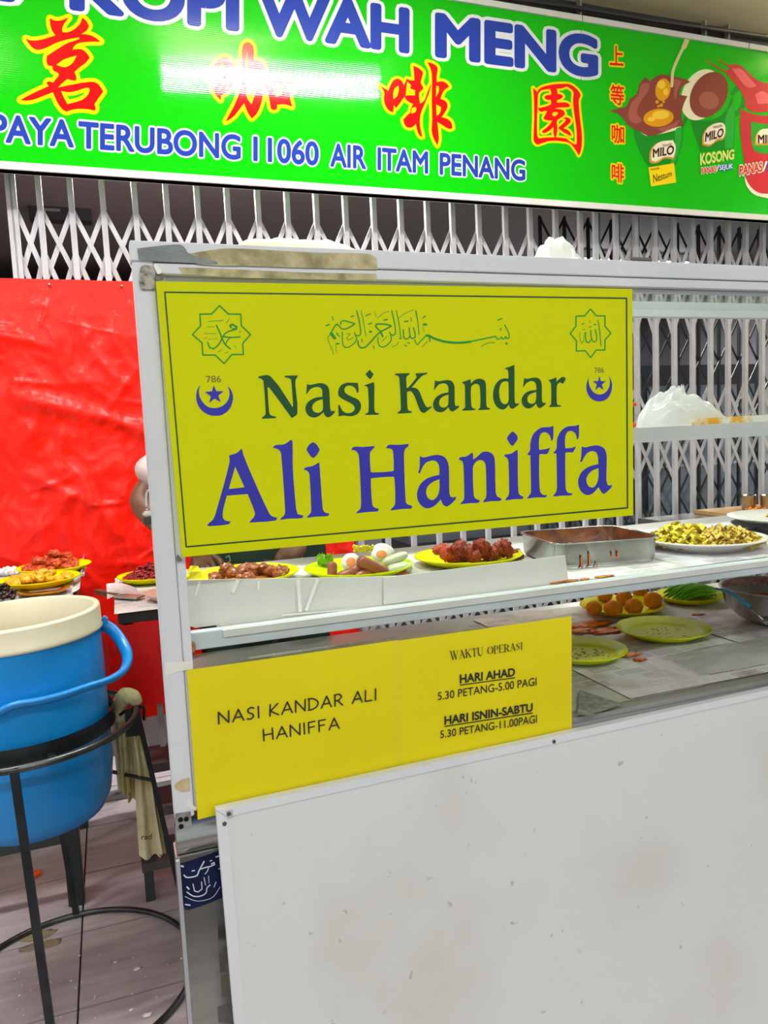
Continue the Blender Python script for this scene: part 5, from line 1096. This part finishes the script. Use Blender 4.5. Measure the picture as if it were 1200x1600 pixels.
# middle shelf: milky bag and stained tray
bc = P(1068, 657, 2.24)
MB().sheet(lambda u, v: (lambda a, e: Vector((bc.x + (.19 + .02 * noise.noise(Vector((math.cos(a), math.sin(a), 3)) * 2)) * math.cos(a) * math.sin(e), bc.y + .075 * math.sin(a) * math.sin(e), MID + .002 + (.118 + .035 * noise.noise(Vector((math.cos(a) * 2, math.sin(a) * 2, e * 2))) + .03 * abs(noise.noise(Vector((math.cos(a) * 5, math.sin(a) * 5, e * 5))))) * max(0, math.cos(e)) * (1 - .35 * max(0, math.cos(a))))))(u * 6.2832, v * math.pi / 2), 90, 36).build('plastic_bag', m_bagw, label='puffed milky plastic bag on the eye-level shelf at the back of the stall', cat='plastic bag', fix=False)
b = MB()
for k in range(40): b.blob((bc.x + .02 + .15 * rnd.random(), bc.y + .05 * (rnd.random() - .5), MID + .01 + .04 * rnd.random()), .007, k, 1, .5)
b.build('bagged_rice', mat('pale food', '#e8dfa0', .6), label='pale food packed inside the puffed milky bag', cat='food', kind='stuff')
q0, q1 = P(1078, 655, 2.16), P(1250, 640, 2.16)
t = thing('food_tray', (q0.x, 2.16, MID), 'shallow paper tray with yellow orange stains on the eye-level shelf', 'tray')
MB().prism([(q0.x, 2.15, MID + .004), (q1.x, 2.15, MID + .004), (q1.x + .02, 2.145, MID + .03), (q0.x - .01, 2.145, MID + .026)], (0, .004, 0)).build('tray_edge', mat('stained paper', '#e4e0d0', .6, col2='#e8a812', scale=16, lo=.48, hi=.6), t)
MB().box(((q0.x + q1.x) / 2, 2.22, MID + .003), (q1.x - q0.x, .14, .006)).build('tray_base', mat('paper base', '#ddd9cc', .6), t)
paper([(1.70, 2.12, MID + .001), (2.05, 2.12, MID + .001), (2.04, 2.34, MID + .001), (1.71, 2.34, MID + .001)], 'newspaper hanging over the eye-level shelf under the milky bag', m_news, seed=12, curl=.001)
b = MB()
for k in range(8): b.blob(P(988 + rnd.random() * 3, 632 + (k % 2) * 32, 2.16), .009, k, 1, .4)
b.build('red_chili_bits', mat('red chili', '#d8301a', .4), label='red chili bits on the eye-level shelf beside the yellow sign', cat='chili', kind='stuff')
# things lying on the stall roof
MB().sheet(bagfn((.385, 1.50, z_top - .004), .14, .035, .045, 8), 40, 14).build('flat_wrapper', mat('yellowish wrapper', '#ded3a0', .5, col2='#ece6d0', scale=9, bump=.2), label='flattened yellowish wrapper on top of the stall rail', cat='wrapper', fix=False)
MB().sheet(bagfn((.985, 1.52, z_top - .004), .05, .04, .085, 21), 40, 30).build('plastic_bag', m_bagw, label='small crumpled white bag on top of the stall', cat='plastic bag', fix=False)
MB().sheet(bagfn((.86, 1.52, z_top - .003), .09, .03, .022, 23), 30, 14).build('flat_wrapper', mat('cream wrapper', '#e9e0b8', .5), label='flat cream wrapper beside the small white bag on the stall top', cat='wrapper', fix=False)
p = P(1000, 408, D); MB().box((p.x, D + .01, z_top + .004), (.055, .03, .008), b=.002).build('metal_plate', mat('grey plate', '#6e6d68', .4, .6), label='small dark metal plate lying on the top rail', cat='metal plate')

# ================================================================ left: bucket on its ring stand
BC = Vector((-.253, 2.204, 0)); RIM = 1.071; BOT = .502
m_blue = mat('blue plastic bucket', '#0e90de', .35, col2='#0c82cc', scale=3, spec=.5, sub=.0)
m_cream = mat('cream plastic', '#e0d8c0', .4, col2='#d6ccb0', scale=4)
bk = thing('bucket', (BC.x, BC.y, BOT), 'large blue plastic bucket with cream rim standing in a metal ring stand', 'bucket')
TB = RY(-.028)
def tb(b): 
    piv = Vector((BC.x, BC.y, .78)); b.v = [piv + TB @ (v - piv) for v in b.v]; return b
R0 = .210
tb(MB().lathe([(.0001, BOT), (.14, BOT), (.17, BOT + .012), (.19, BOT + .05), (.202, BOT + .13), (R0 - .002, .90), (R0 - .001, RIM - .052)], BC, 64)).build('body', m_blue, bk)
tb(MB().lathe([(R0 - .002, RIM - .062), (R0 + .005, RIM - .062), (R0 + .007, RIM - .056), (R0 + .003, RIM - .05), (R0 + .003, RIM - .006), (R0 + .001, RIM), (R0 - .010, RIM + .001), (R0 - .014, RIM - .004), (R0 - .016, RIM - .08), (.18, BOT + .10), (.16, BOT + .03), (.0001, BOT + .02)], BC, 64)).build('liner', m_cream, bk)
hp = [P(160, 976, 2.203), P(175, 984, 2.198), P(190, 1003, 2.172), P(199, 1024, 2.131), P(194, 1046, 2.079), P(172, 1062, 2.033), P(135, 1074, 2.002), P(100, 1086, 1.984), P(60, 1096, 1.971), P(20, 1103, 1.966)]
mir = [Vector((2 * BC.x - p.x, p.y, p.z - .02)) for p in reversed(hp[:-1])]
hpath = smooth_loop(hp + mir, False, 4)
MB().tube(hpath, .0100, 12, flat=1.7).build('handle', mat('blue handle plastic', '#0f7fcb', .3, spec=.6), bk)
MB().tube([p + Vector((.001, -.004, .006)) for p in hpath[4:-4]], .0045, 8).build('handle_ridge', mat('light blue plastic', '#2a95dc', .3), bk)
for s in (-1, 1): MB().box((BC.x + s * (R0 + .004), BC.y, 1.02), (.016, .03, .03), b=.004).build('handle_lug', m_blue, bk)
# stand
m_iron = mat('dark iron', '#34393b', .35, .6, col2='#262a2c', scale=12)
m_ironr = mat('worn iron ring', '#3a3c3d', .28, .8, col2='#6a6a68', scale=6)
FC = Vector((-.203, 2.192, .009)); TC = Vector((-.271, 2.204, .760)); FR, TR_ = .332, .295
sd = thing('bucket_stand', (FC.x, FC.y, 0), 'dark iron ring stand with splayed legs holding the blue bucket', 'stand')
def ring(c, r, n=64, a0=0, a1=2 * math.pi): return [c + Vector((r * math.cos(a0 + (a1 - a0) * k / n), r * math.sin(a0 + (a1 - a0) * k / n), 0)) for k in range(n)]
MB().tube(ring(FC, FR), .0085, 10, True).build('foot_ring', m_ironr, sd)
MB().tube(ring(TC, TR_), .0095, 10, True).build('top_ring', m_ironr, sd)
b = MB(); rr = ring(TC + Vector((0, 0, -.012)), .24, 64)
loft_n = len(rr); b.add(rr + [p + Vector((0, 0, .04)) for p in ring(TC + Vector((0, 0, -.012)), .236, 64)], [(i, (i + 1) % 64, 64 + (i + 1) % 64, 64 + i) for i in range(64)], True)
b.build('holding_band', m_iron, sd, fix=False)
for k in range(4):
    a = math.radians(20 + 90 * k); u = Vector((math.cos(a), math.sin(a), 0)); MB().bar(TC + u * .236, TC + u * TR_, .016, .006, Vector((0, 0, 1))).build('spoke', m_iron, sd)
legs = [(TC + Vector((.012, -TR_, 0)), FC + Vector((-.02, -FR, 0))), (TC + Vector((TR_, -.01, 0)), FC + Vector((FR, .03, 0))), (TC + Vector((.02, TR_, 0)), FC + Vector((-.0, FR, 0))), (TC + Vector((-TR_, 0, 0)), FC + Vector((-FR, 0, 0)))]
for a, b_ in legs:
    MB().bar(a + Vector((0, 0, .006)), b_ + Vector((0, 0, -.006)), .019, .014, Vector(((a + b_) / 2 - (TC + FC) / 2).normalized())).build('leg', m_iron, sd)
def on(l, z): a, b_ = l; t_ = (a.z - z) / (a.z - b_.z); return a + (b_ - a) * t_
for i in (1,): MB().bar(on(legs[i], .545), on(legs[(i + 1) % 4], .545), .012, .005, Vector((0, 0, 1))).build('brace', m_iron, sd)
hk = [P(187, 1117, 2.245), P(197, 1111, 2.235), P(212, 1108, 2.219), P(222, 1102, 2.214), P(225, 1108, 2.214), P(225, 1125, 2.214)]
MB().tube(smooth_loop(hk, False, 3), .0045, 8).build('hook', m_iron, sd)
MB().bar(P(207, 1108, 2.224), P(208, 1150, 2.224), .04, .006).build('hook_plate', m_iron, sd)
# rag hanging from the stand
m_rag = mat('stained rag', '#d6cda8', .85, col2='#b3a55e', scale=9, detail=5, bump=.5, bscale=80)
rg = thing('cleaning_rag', P(205, 1200, 2.266), 'stained pale yellow rags knotted over the stand hook, hanging to the floor side', 'rag')
def strip(name, pts, ws, seed, yy):
    c = [Vector(v) for v in smooth_loop([P(a, b, yy) for a, b in pts], False, 5)]; n = len(c)
    def fn(u, v):
        i = v * (n - 1); k = min(int(i), n - 2); f = i - k; p = c[k] * (1 - f) + c[k + 1] * f; w_ = (ws[0] + (ws[1] - ws[0]) * v)
        return p + Vector(((u - .5) * w_, .012 * math.sin(u * 9 + seed) + .008 * noise.noise(Vector((u * 3, v * 5, seed))), .004 * math.sin(u * 6 + seed) * v))
    mb = MB().sheet(fn, 14, n - 1); nv = len(mb.v)
    vs = [v + Vector((0, .003, 0)) for v in mb.v]; fs = [tuple(reversed(f)) for f in mb.f]
    mb.add(vs, fs, True); return mb.build(name, m_rag, rg, fix=False)
strip('fold', [(190, 1085), (188, 1140), (192, 1200), (196, 1240)], (.035, .03), 1, 2.276)
strip('fold', [(202, 1140), (206, 1190), (208, 1250)], (.03, .03), 4, 2.297)
strip('fold', [(214, 1150), (222, 1200), (228, 1270), (236, 1338)], (.03, .065), 2, 2.255)
strip('fold', [(222, 1160), (236, 1230), (246, 1300), (250, 1336)], (.02, .035), 7, 2.276)
kb = MB()
kp = smooth_loop([P(186, 1125, 2.266), P(187, 1100, 2.255), P(196, 1087, 2.240), P(208, 1089, 2.224), P(216, 1100, 2.224)], False, 4)
kb.tube(kp, [.014 + .010 * math.sin(math.pi * i / (len(kp) - 1)) for i in range(len(kp))], 12); kb.build('knot', m_rag, rg)
p_ = Print(2.238); put_text(p_, 'rad', (221, 1304), (237, 1303), (237, 1311), (221, 1312), bold=.03); p_.build('ink_mark', mat('rag ink', '#3a3320', .8), rg)

# ================================================================ left: serving tables along the red sheet
m_skirt = mat('red table skirt', '#d00a06', .35, spec=.5, bump=.1, bscale=20); m_tab = mat('table board', '#2a2727', .5, col2='#3a3534', scale=6); m_leg = mat('green grey steel', '#474f4d', .45, .4, col2='#3a423f', scale=7)
TA, TBZ = 1.05, .98
t = thing('serving_table', (-.7, 2.85, 0), 'tall serving table with steel legs carrying two yellow plates, behind the bucket', 'table')
MB().box((-.66, 2.85, TA - .015), (1.08, .74, .025), b=.003).build('tabletop', m_tab, t)
for (x, y) in ((-.205, 2.612), (-1.13, 2.612), (-.205, 3.15), (-1.13, 3.15)): MB().box((x, y, (TA - .028) / 2), (.05, .05, TA - .028), b=.003).build('leg', m_leg, t)
MB().box((-.668, 2.612, .24), (.875, .03, .045)).build('stretcher', m_leg, t)
MB().box((-.668, 3.15, .24), (.875, .03, .045)).build('stretcher', m_leg, t)
t2 = thing('serving_table', (.14, 2.82, 0), 'lower serving table with red plastic skirt and dried chili plate, beside the stall post', 'table')
bx0, bx1, by0, by1 = -.005, .22, 2.49, 3.16
MB().box(((bx0 + bx1) / 2, (by0 + by1) / 2, TBZ - .02), (bx1 - bx0, by1 - by0, .036), b=.003).build('tabletop', m_tab, t2)
zs = P(220, 1103, by0).z
def sk(u, v):
    x = bx0 + (bx1 - bx0) * u; return Vector((x, by0 - .004 + .008 * math.sin(u * 8 + v) * (1 - v) , zs + (TBZ - .04 - zs) * v))
MB().sheet(sk, 24, 8).build('skirt', m_skirt, t2, fix=False)
MB().sheet(lambda u, v: Vector((bx0 - .002, by0 + (by1 - by0) * u, zs + (TBZ - .04 - zs) * v)), 12, 4).build('skirt', m_skirt, t2, fix=False)
for (x, y) in ((bx0 + .03, by0 + .04), (bx1 - .03, by0 + .04), (bx0 + .03, by1 - .04), (bx1 - .03, by1 - .04)): MB().box((x, y, (TBZ - .04) / 2), (.03, .03, TBZ - .04)).build('leg', m_leg, t2)
for k, z in enumerate((.12, .30, .45)): MB().box(((bx0 + bx1) / 2, by0 + .10, z), (bx1 - bx0 - .02, .16, .03)).build('lower_shelf', mat('shelf plank', '#5d5553', .6, col2='#4a4341', scale=9), t2)
MB().box(P(252, 1128, by0 + .03), (.018, .018, .16)).build('shelf_bracket', mat('pale bracket', '#a9a5a0', .5), t2)
# table A: papers and plates
paper([(-1.05, 2.50, TA), (-.13, 2.49, TA), (-.125, 3.2, TA), (-1.0, 3.2, TA)], 'newspaper spread over the tall serving table behind the bucket', m_news2, seed=21, curl=.003)
a = Q(138, 876, TA + .02); 
MB().sheet(lambda u, v: Vector((-.135 + .025 * u, 2.52 + .66 * v, TA + .004 + .035 * u * u * (.3 + .7 * v))), 6, 14).build('newspaper', m_news, label='curled newspaper edge standing at the end of the tall table', cat='newspaper', fix=False)
c1 = Vector((-.205, 2.93, TA + .012)); c2 = Vector((-.235, 2.675, TA + .012))
MB().box((c1.x, c1.y + .01, TA + .006), (.20, .20, .009)).build('paper_stack', mat('paper stack', '#d6d2d2', .7), label='folded paper under the red chicken plate', cat='paper')
MB().box((c2.x, c2.y, TA + .006), (.20, .16, .009)).build('paper_stack', mat('paper stack', '#d6d2d2', .7), label='folded paper under the potato curry plate', cat='paper')
plate(c1, .125, m_ply, 'yellow plate of orange red chicken on the tall table'); plate(c2, .125, m_ply, 'yellow plate of potato curry on the tall table')
chunk_pile(c1, .09, 34, m_fried2, 'piece of orange red chicken on the tall table plate', 'chicken_piece', 'chicken on the tall table plate', 'chicken', .016, .06, 31, 2, .55)
chunk_pile(c2, .09, 26, m_potato, 'yellow curried potato piece on the tall table plate', 'potato_piece', 'potato curry on the tall table plate', 'potato', .014, .026, 33, 2, .4)
sauce(c2, .095, m_curry_o, 'orange gravy around the curried potato')
dk = Vector((-.345, 2.505, TA + .004)); b = MB()
for k in range(90):
    an = rnd.random() * 6.28; rr = .06 * math.sqrt(rnd.random()); b.blob(dk + Vector((rr * math.cos(an), rr * math.sin(an), .006 + .05 * (1 - (rr / .06) ** 2) * rnd.random() + .02 * rnd.random())), .008, k, 1, .4)
b.build('dark_berries', mat('dark glossy food', '#1c0f10', .25, col2='#3a1a1a', scale=30, spec=.7), label='mound of dark glossy food at the corner of the tall table', cat='food', kind='stuff')
MB().lathe([(.0001, 0), (.05, 0), (.075, .012), (.077, .014), (.05, .003), (.0001, .003)], (dk.x + .13, dk.y + .055, TA + .003), 32).build('saucer', mat('red saucer', '#c8401c', .4, col2='#e0c020', scale=9), label='small red and yellow saucer before the potato plate', cat='saucer')
b = MB()
for k in range(22): b.blob((-.40 + .07 * rnd.random(), 3.0 + .06 * rnd.random(), TA + .012 + .014 * rnd.random()), .012, k, 1, .5)
b.build('garlic_pieces', mat('pale garlic', '#ded6d4', .6), label='pale garlic pieces on the tall table by the red sheet', cat='garlic', kind='stuff')
# table B: papers, chili plate, pink plate, knife
paper([(bx0 - .01, by0 - .012, TBZ), (bx1, by0 - .012, TBZ), (bx1, by1, TBZ), (bx0, by1, TBZ)], 'newspaper covering the skirted table', m_news, seed=31, curl=.002)
MB().sheet(lambda u, v: Vector((bx0 - .03 + .10 * u, by0 + .22 + .13 * v, TBZ + .006 + .012 * math.sin(u * 3) + .03 * (1 - u) * v)), 8, 10).build('newspaper', m_news2, label='raised folded newspaper sheet on the skirted table', cat='newspaper', fix=False)
c3 = Vector((.12, 2.985, TBZ + .006)); plate(c3, .12, m_ply, 'yellow plate heaped with dried red chilies on the skirted table')
b = MB(); r2 = random.Random(77)
for k in range(220):
    an = r2.random() * 6.28; rr = .09 * math.sqrt(r2.random()); p = c3 + Vector((rr * math.cos(an), rr * math.sin(an), .014 + .06 * (1 - (rr / .09)) * (.4 + .6 * r2.random()))); d_ = RZ(r2.random() * 6.28) @ Vector((.02, 0, .006 * (r2.random() - .4)))
    b.tube([p - d_, p + Vector((0, 0, .004)), p + d_], [.0025, .0065, .002], 6, flat=.6)
b.build('dried_chilies', m_chili, label='heap of dried red chilies on the yellow plate', cat='chili', kind='stuff', fix=False)
plate(Vector((.165, 2.61, TBZ + .004)), .085, m_pink, 'pink plastic plate at the corner of the skirted table', name='plate')
t = thing('kitchen_knife', Q(170, 925, TBZ + .01), 'knife with wooden handle and wrapped blade lying on the skirted table', 'knife')
ka, kb2, kc = Q(152, 924, TBZ + .014), Q(185, 931, TBZ + .012), Q(220, 933, TBZ + .012)
MB().bar(ka, kb2, .022, .014, Vector((0, 0, 1))).build('handle', mat('dark wood', '#5a3d28', .6, col2='#7a5638', scale=30), t)
MB().bar(kb2, kc, .045, .006, Vector((0, 0, 1))).build('blade', mat('wrapped blade', '#bdb6aa', .35, .4, col2='#8d8578', scale=20), t)

# ================================================================ right: steel table by the gate, seen through the stall
t = thing('steel_table', (3.25, 2.99, 0), 'steel work table in front of the gate behind the cabbage plate', 'table')
MB().box((3.25, 2.99, .99), (1.42, .46, .04), b=.004).build('tabletop', m_steel, t)
for (x, y) in ((2.60, 2.82), (3.88, 2.82), (2.60, 3.16), (3.88, 3.16)): MB().box((x, y, .485), (.035, .035, .97)).build('leg', m_st, t)
MB().box((3.25, 2.99, .2), (1.3, .4, .02)).build('lower_shelf', m_st, t)
bd_ = [Q(1068, 786, 1.0), Q(1142, 800, 1.0), Q(1235, 790, 1.0), Q(1150, 776, 1.0)]
bc0 = sum(bd_, Vector()) / 4
MB().box((3.17, 3.0, 1.020), (.62, .34, .02), -.05, b=.003).build('cutting_board', mat('wood board', '#b08a5a', .6, col2='#9c7648', scale=10, stretch=(1, 12, 1)), label='brown wooden cutting board on the steel table', cat='cutting board')
b = MB()
for k in range(40): b.blob((3.02 + .16 * rnd.random(), 2.93 + .06 * rnd.random(), 1.034 + .01 * rnd.random()), (.012, .006, .005), k, 1, .4)
b.build('carrot_shreds', mat('carrot shreds', '#e8921c', .5), label='orange carrot shreds on the cutting board', cat='carrot', kind='stuff')
for (px, lab) in ((1170, 'short steel cup standing on the cutting board'), (1199, 'second steel cup at the end of the cutting board')):
    c = Q(px, 796, 1.03); c.y = max(c.y, 2.86); MB().lathe([(.0001, 0), (.033, 0), (.034, .004), (.036, .07), (.038, .072), (.035, .073), (.032, .006), (.0001, .005)], (c.x, c.y, 1.031), 28).build('steel_cup', m_steel, label=lab, cat='cup')
gb = Vector((3.52, 3.08, 1.011))
t = thing('plastic_basket', gb, 'bright green plastic basket on the steel table', 'basket')
MB().lathe([(.0001, 0), (.10, 0), (.115, .07), (.13, .072), (.13, .078), (.11, .076), (.096, .004), (.0001, .004)], gb + Vector((0, 0, .03)), 32, 1.15, .8).build('basket_body', mat('green plastic', '#2fcf3a', .4), t)
t = thing('blue_lid', gb + Vector((.02, 0, .11)), 'light blue plastic lid standing in the green basket', 'lid')
MB().tube(ring(gb + Vector((.03, 0, .09)), .001, 8), .001, 6, True)
MB().prism([gb + Vector((.02 + .115 * math.cos(a_), .0, .085 + .085 * math.sin(a_))) for a_ in [math.pi * k / 16 for k in range(17)]], (0, .012, 0)).build('lid_disc', mat('sky blue plastic', '#2a9fd8', .4), t)
MB().box((3.42, 2.93, 1.0505), (.16, .09, .04), b=.012).build('yellow_tub', mat('lime plastic tub', '#cfe000', .4), label='low lime yellow tub beside the green basket', cat='tub')

# ================================================================ floor litter
b = MB(); r2 = random.Random(12)
for k in range(30):
    p = Q(20 + r2.random() * 270, 1490 + r2.random() * 105, .002); s = .0016 + .002 * r2.random()
    b.blob(p, (s * 1.6, s, .0015), k, 1, .4, 2, RZ(r2.random() * 3))
for (px, py, s) in ((215, 1513, .010), (231, 1585, .012), (205, 1578, .006), (285, 1497, .006), (80, 1585, .006), (180, 1503, .005)): b.blob(Q(px, py, .002), (s, s * .7, .002), int(px), 2, .7)
b.build('rice_scraps', mat('rice scraps', '#e6e0d6', .6), label='white rice scraps scattered on the floor inside the stand ring', cat='rice', kind='stuff')
MB().blob(Q(57, 1365, .012), (.021, .014, .013), 3, 3, .25, 2, RZ(.6)).build('carrot_piece', mat('orange carrot piece', '#f05a08', .4), label='orange vegetable piece lying on the floor behind the stand', cat='vegetable')
b = MB()
for (px, py, s) in ((60, 1462, .05), (75, 1475, .04), (50, 1480, .035)): b.blob(Q(px, py, .001), (s, s * .5, .0012), int(px), 3, .35)
b.build('floor_stain', mat('ochre stain', '#7f7468', .5, col2='#94865e', scale=30), label='ochre grease stain on the floor by the ring foot', cat='stain', kind='stuff')
MB().blob((-.432, 2.055, .034), (.05, .05, .038), 4, 3, .18, 2.).build('rubbish_bag', mat('navy plastic', '#12182a', .45, col2='#1b2338', scale=20), label='small dark navy tied bag on the floor inside the stand ring', cat='bag')

# ================================================================ the stallholder behind the glass case
PX, PYY = .44, 2.62
m_skin = mat('brown skin', '#7d5238', .5, col2='#6d452e', scale=14, sub=.08)
m_shirt = mat('pale pink shirt', '#c9b6b5', .8, col2='#b9a4a4', scale=12, bump=.15, bscale=60)
m_apron = mat('dark green apron', '#10301f', .6, col2='#173b28', scale=6)
m_trs = mat('dark trousers', '#26262c', .8); m_hair = mat('black hair', '#141110', .6)
def skin(name, verts, edges, radii, m, parent, root=0, sub=2):
    me = bpy.data.meshes.new(name); me.from_pydata([tuple(Vector(v)) for v in verts], edges, []); o = bpy.data.objects.new(name, me); COL.objects.link(o)
    md = o.modifiers.new('skin', 'SKIN'); md.use_smooth_shade = True
    for i, r in enumerate(radii):
        d = me.skin_vertices[0].data[i]; d.radius = r if isinstance(r, tuple) else (r, r); d.use_root = (i == root)
    sb_ = o.modifiers.new('sub', 'SUBSURF'); sb_.levels = sub; sb_.render_levels = sub
    dg = bpy.context.evaluated_depsgraph_get(); dg.update()
    m2 = bpy.data.meshes.new_from_object(o.evaluated_get(dg)); bpy.data.objects.remove(o)
    vs = [v.co.copy() for v in m2.vertices]; fs = [tuple(p.vertices) for p in m2.polygons]; b = MB().add(vs, fs, True)
    return b.build(name, m, parent, fix=False)
pe = thing('person', (PX, PYY, 0), 'person in a pale short-sleeved shirt and dark green apron working behind the stall', 'person')
elb = P(216, 782, PYY - .02)
shR = Vector((PX - .19, PYY, 1.455)); shL = Vector((PX + .19, PYY, 1.43))
haR = Vector((PX - .20, PYY - .20, 1.16)); elL = Vector((PX + .235, PYY - .02, 1.16)); haL = Vector((PX + .05, PYY - .22, 1.10))
def V(x, y, z): return Vector((PX + x, PYY + y, z * 1.04))
bv = [V(0, 0, .94), V(0, 0, 1.10), V(0, 0, 1.26), V(0, 0, 1.38), V(0, -.005, 1.44), V(0, -.015, 1.50), V(0, -.02, 1.56), V(0, -.015, 1.62),
      shR, elb, (elb + haR) / 2, haR, shL, elL, (elL + haL) / 2, haL,
      V(-.10, 0, .88), V(-.105, -.01, .48), V(-.105, .02, .09), V(-.11, -.10, .04), V(.10, 0, .88), V(.105, -.01, .48), V(.105, .02, .09), V(.11, -.10, .04)]
be = [(0, 1), (1, 2), (2, 3), (3, 4), (4, 5), (5, 6), (6, 7), (3, 8), (8, 9), (9, 10), (10, 11), (3, 12), (12, 13), (13, 14), (14, 15), (0, 16), (16, 17), (17, 18), (18, 19), (0, 20), (20, 21), (21, 22), (22, 23)]
br = [(.15, .11), (.14, .10), (.15, .11), (.12, .09), .055, (.075, .09), (.078, .098), (.062, .075), .06, .056, .045, .030, .06, .046, .040, .030, .085, .06, .042, .04, .085, .06, .042, .04]
skin('body', bv, be, br, m_skin, pe)
sv = [V(0, 0, .92), V(0, 0, 1.10), V(0, 0, 1.26), V(0, 0, 1.39), shR, shR.lerp(elb, .45), shR.lerp(elb, .82), shL, shL.lerp(elL, .45), shL.lerp(elL, .8), V(0, 0, 1.435)]
skin('shirt', sv, [(0, 1), (1, 2), (2, 3), (3, 4), (4, 5), (5, 6), (3, 7), (7, 8), (8, 9), (3, 10)], [(.175, .125), (.16, .118), (.168, .125), (.135, .10), .085, .10, .112, .075, .068, .068, .07], m_shirt, pe)
tv = [V(0, 0, .95), V(-.10, 0, .86), V(-.105, -.01, .48), V(-.105, .02, .10), V(.10, 0, .86), V(.105, -.01, .48), V(.105, .02, .10)]
skin('trousers', tv, [(0, 1), (1, 2), (2, 3), (0, 4), (4, 5), (5, 6)], [(.165, .12), .10, .078, .07, .10, .078, .07], m_trs, pe)
ap = MB().sheet(lambda u, v: V(.03 + (u - .5) * (.42 - .10 * max(0, v - .75) * 4), -.115 - .045 * math.cos((u - .5) * 2.6) + .01 * math.sin(u * 14) * (1 - v), .55 + .78 * v), 24, 24).build('apron', m_apron, pe, fix=False)
p_ = Print(PYY - .164)
for pts, wd in (([(353, 871), (358, 868), (360, 876), (354, 880)], 2.), ([(452, 875), (466, 874)], 2.2), ([(468, 868), (468, 874)], 1.2), ([(472, 868), (472, 874)], 1.2), ([(440, 874), (445, 870)], 1.2)):
    p_.line(pts, wd)
p_.build('apron_print', mat('apron print', '#8aa06a', .6), ap)
# head details: hair, ears, eyes, nose, mouth; hands with fingers
hd = V(0, -.02, 1.565)
b = MB(); vs, fs = ico(3); keep = [i for i, v in enumerate(vs) if v.z > .15 or v.y > .1]
mp_ = {i: k for k, i in enumerate(keep)}
b.add([hd + Vector((vs[i].x * .088, vs[i].y * .105 + .006, vs[i].z * .118 + .008)) for i in keep], [tuple(mp_[i] for i in f) for f in fs if all(i in mp_ for i in f)], True); b.build('hair', m_hair, pe, fix=False)
for s in (-1, 1):
    MB().blob(hd + Vector((s * .080, .01, -.01)), (.010, .02, .03), 1, 2, .05).build('ear', m_skin, pe)
    MB().blob(hd + Vector((s * .032, -.088, .005)), (.014, .008, .008), 1, 2, 0).build('eye', mat('eye', '#e6e2dc', .2), pe)
    MB().blob(hd + Vector((s * .032, -.095, .005)), (.006, .003, .006), 1, 2, 0).build('iris', mat('iris', '#20140e', .2), pe)
    MB().tube([hd + Vector((s * .05, -.085, .022)), hd + Vector((s * .032, -.096, .028)), hd + Vector((s * .014, -.097, .024))], .004, 6).build('eyebrow', m_hair, pe)
MB().blob(hd + Vector((0, -.102, -.018)), (.015, .016, .024), 1, 2, .05).build('nose', m_skin, pe)
MB().tube([hd + Vector((-.024, -.09, -.055)), hd + Vector((0, -.098, -.053)), hd + Vector((.024, -.09, -.055))], [.003, .006, .003], 8).build('mouth', mat('lips', '#6a3a32', .5), pe)
for s, h_ in ((1, haR), (-1, haL)):
    d = Vector((.25 * s, -.75, -.6)).normalized(); side = Vector((1, 0, 0)) - d * d.x; side.normalize(); pal = h_ + d * .045
    vsn = [h_, pal]; ed = [(0, 1)]; rad = [.028, (.036, .020)]
    for k in range(4):
        base = pal + side * (.027 - .018 * k) + d * .02; L = (.062, .07, .066, .052)[k]; nrm = d.cross(side)
        if nrm.z > 0: nrm = -nrm
        n0 = len(vsn); vsn += [base, base + d * L * .5 + nrm * .006, base + d * L * .85 + nrm * .028]; ed += [(1, n0), (n0, n0 + 1), (n0 + 1, n0 + 2)]; rad += [.0095, .0088, .0075]
    n0 = len(vsn); tb0 = h_ + d * .03 + side * .034 * s; vsn += [tb0, tb0 + side * .02 * s + d * .028, tb0 + side * .018 * s + d * .055]; ed += [(0, n0), (n0, n0 + 1), (n0 + 1, n0 + 2)]; rad += [.012, .0105, .0085]
    skin('hand', vsn, ed, rad, m_skin, pe, 0, 1)
for s in (-1, 1): MB().blob(V(.108 * s, -.05, .035), (.045, .13, .035), 2, 2, .05).build('shoe', mat('black shoe', '#151515', .5), pe)
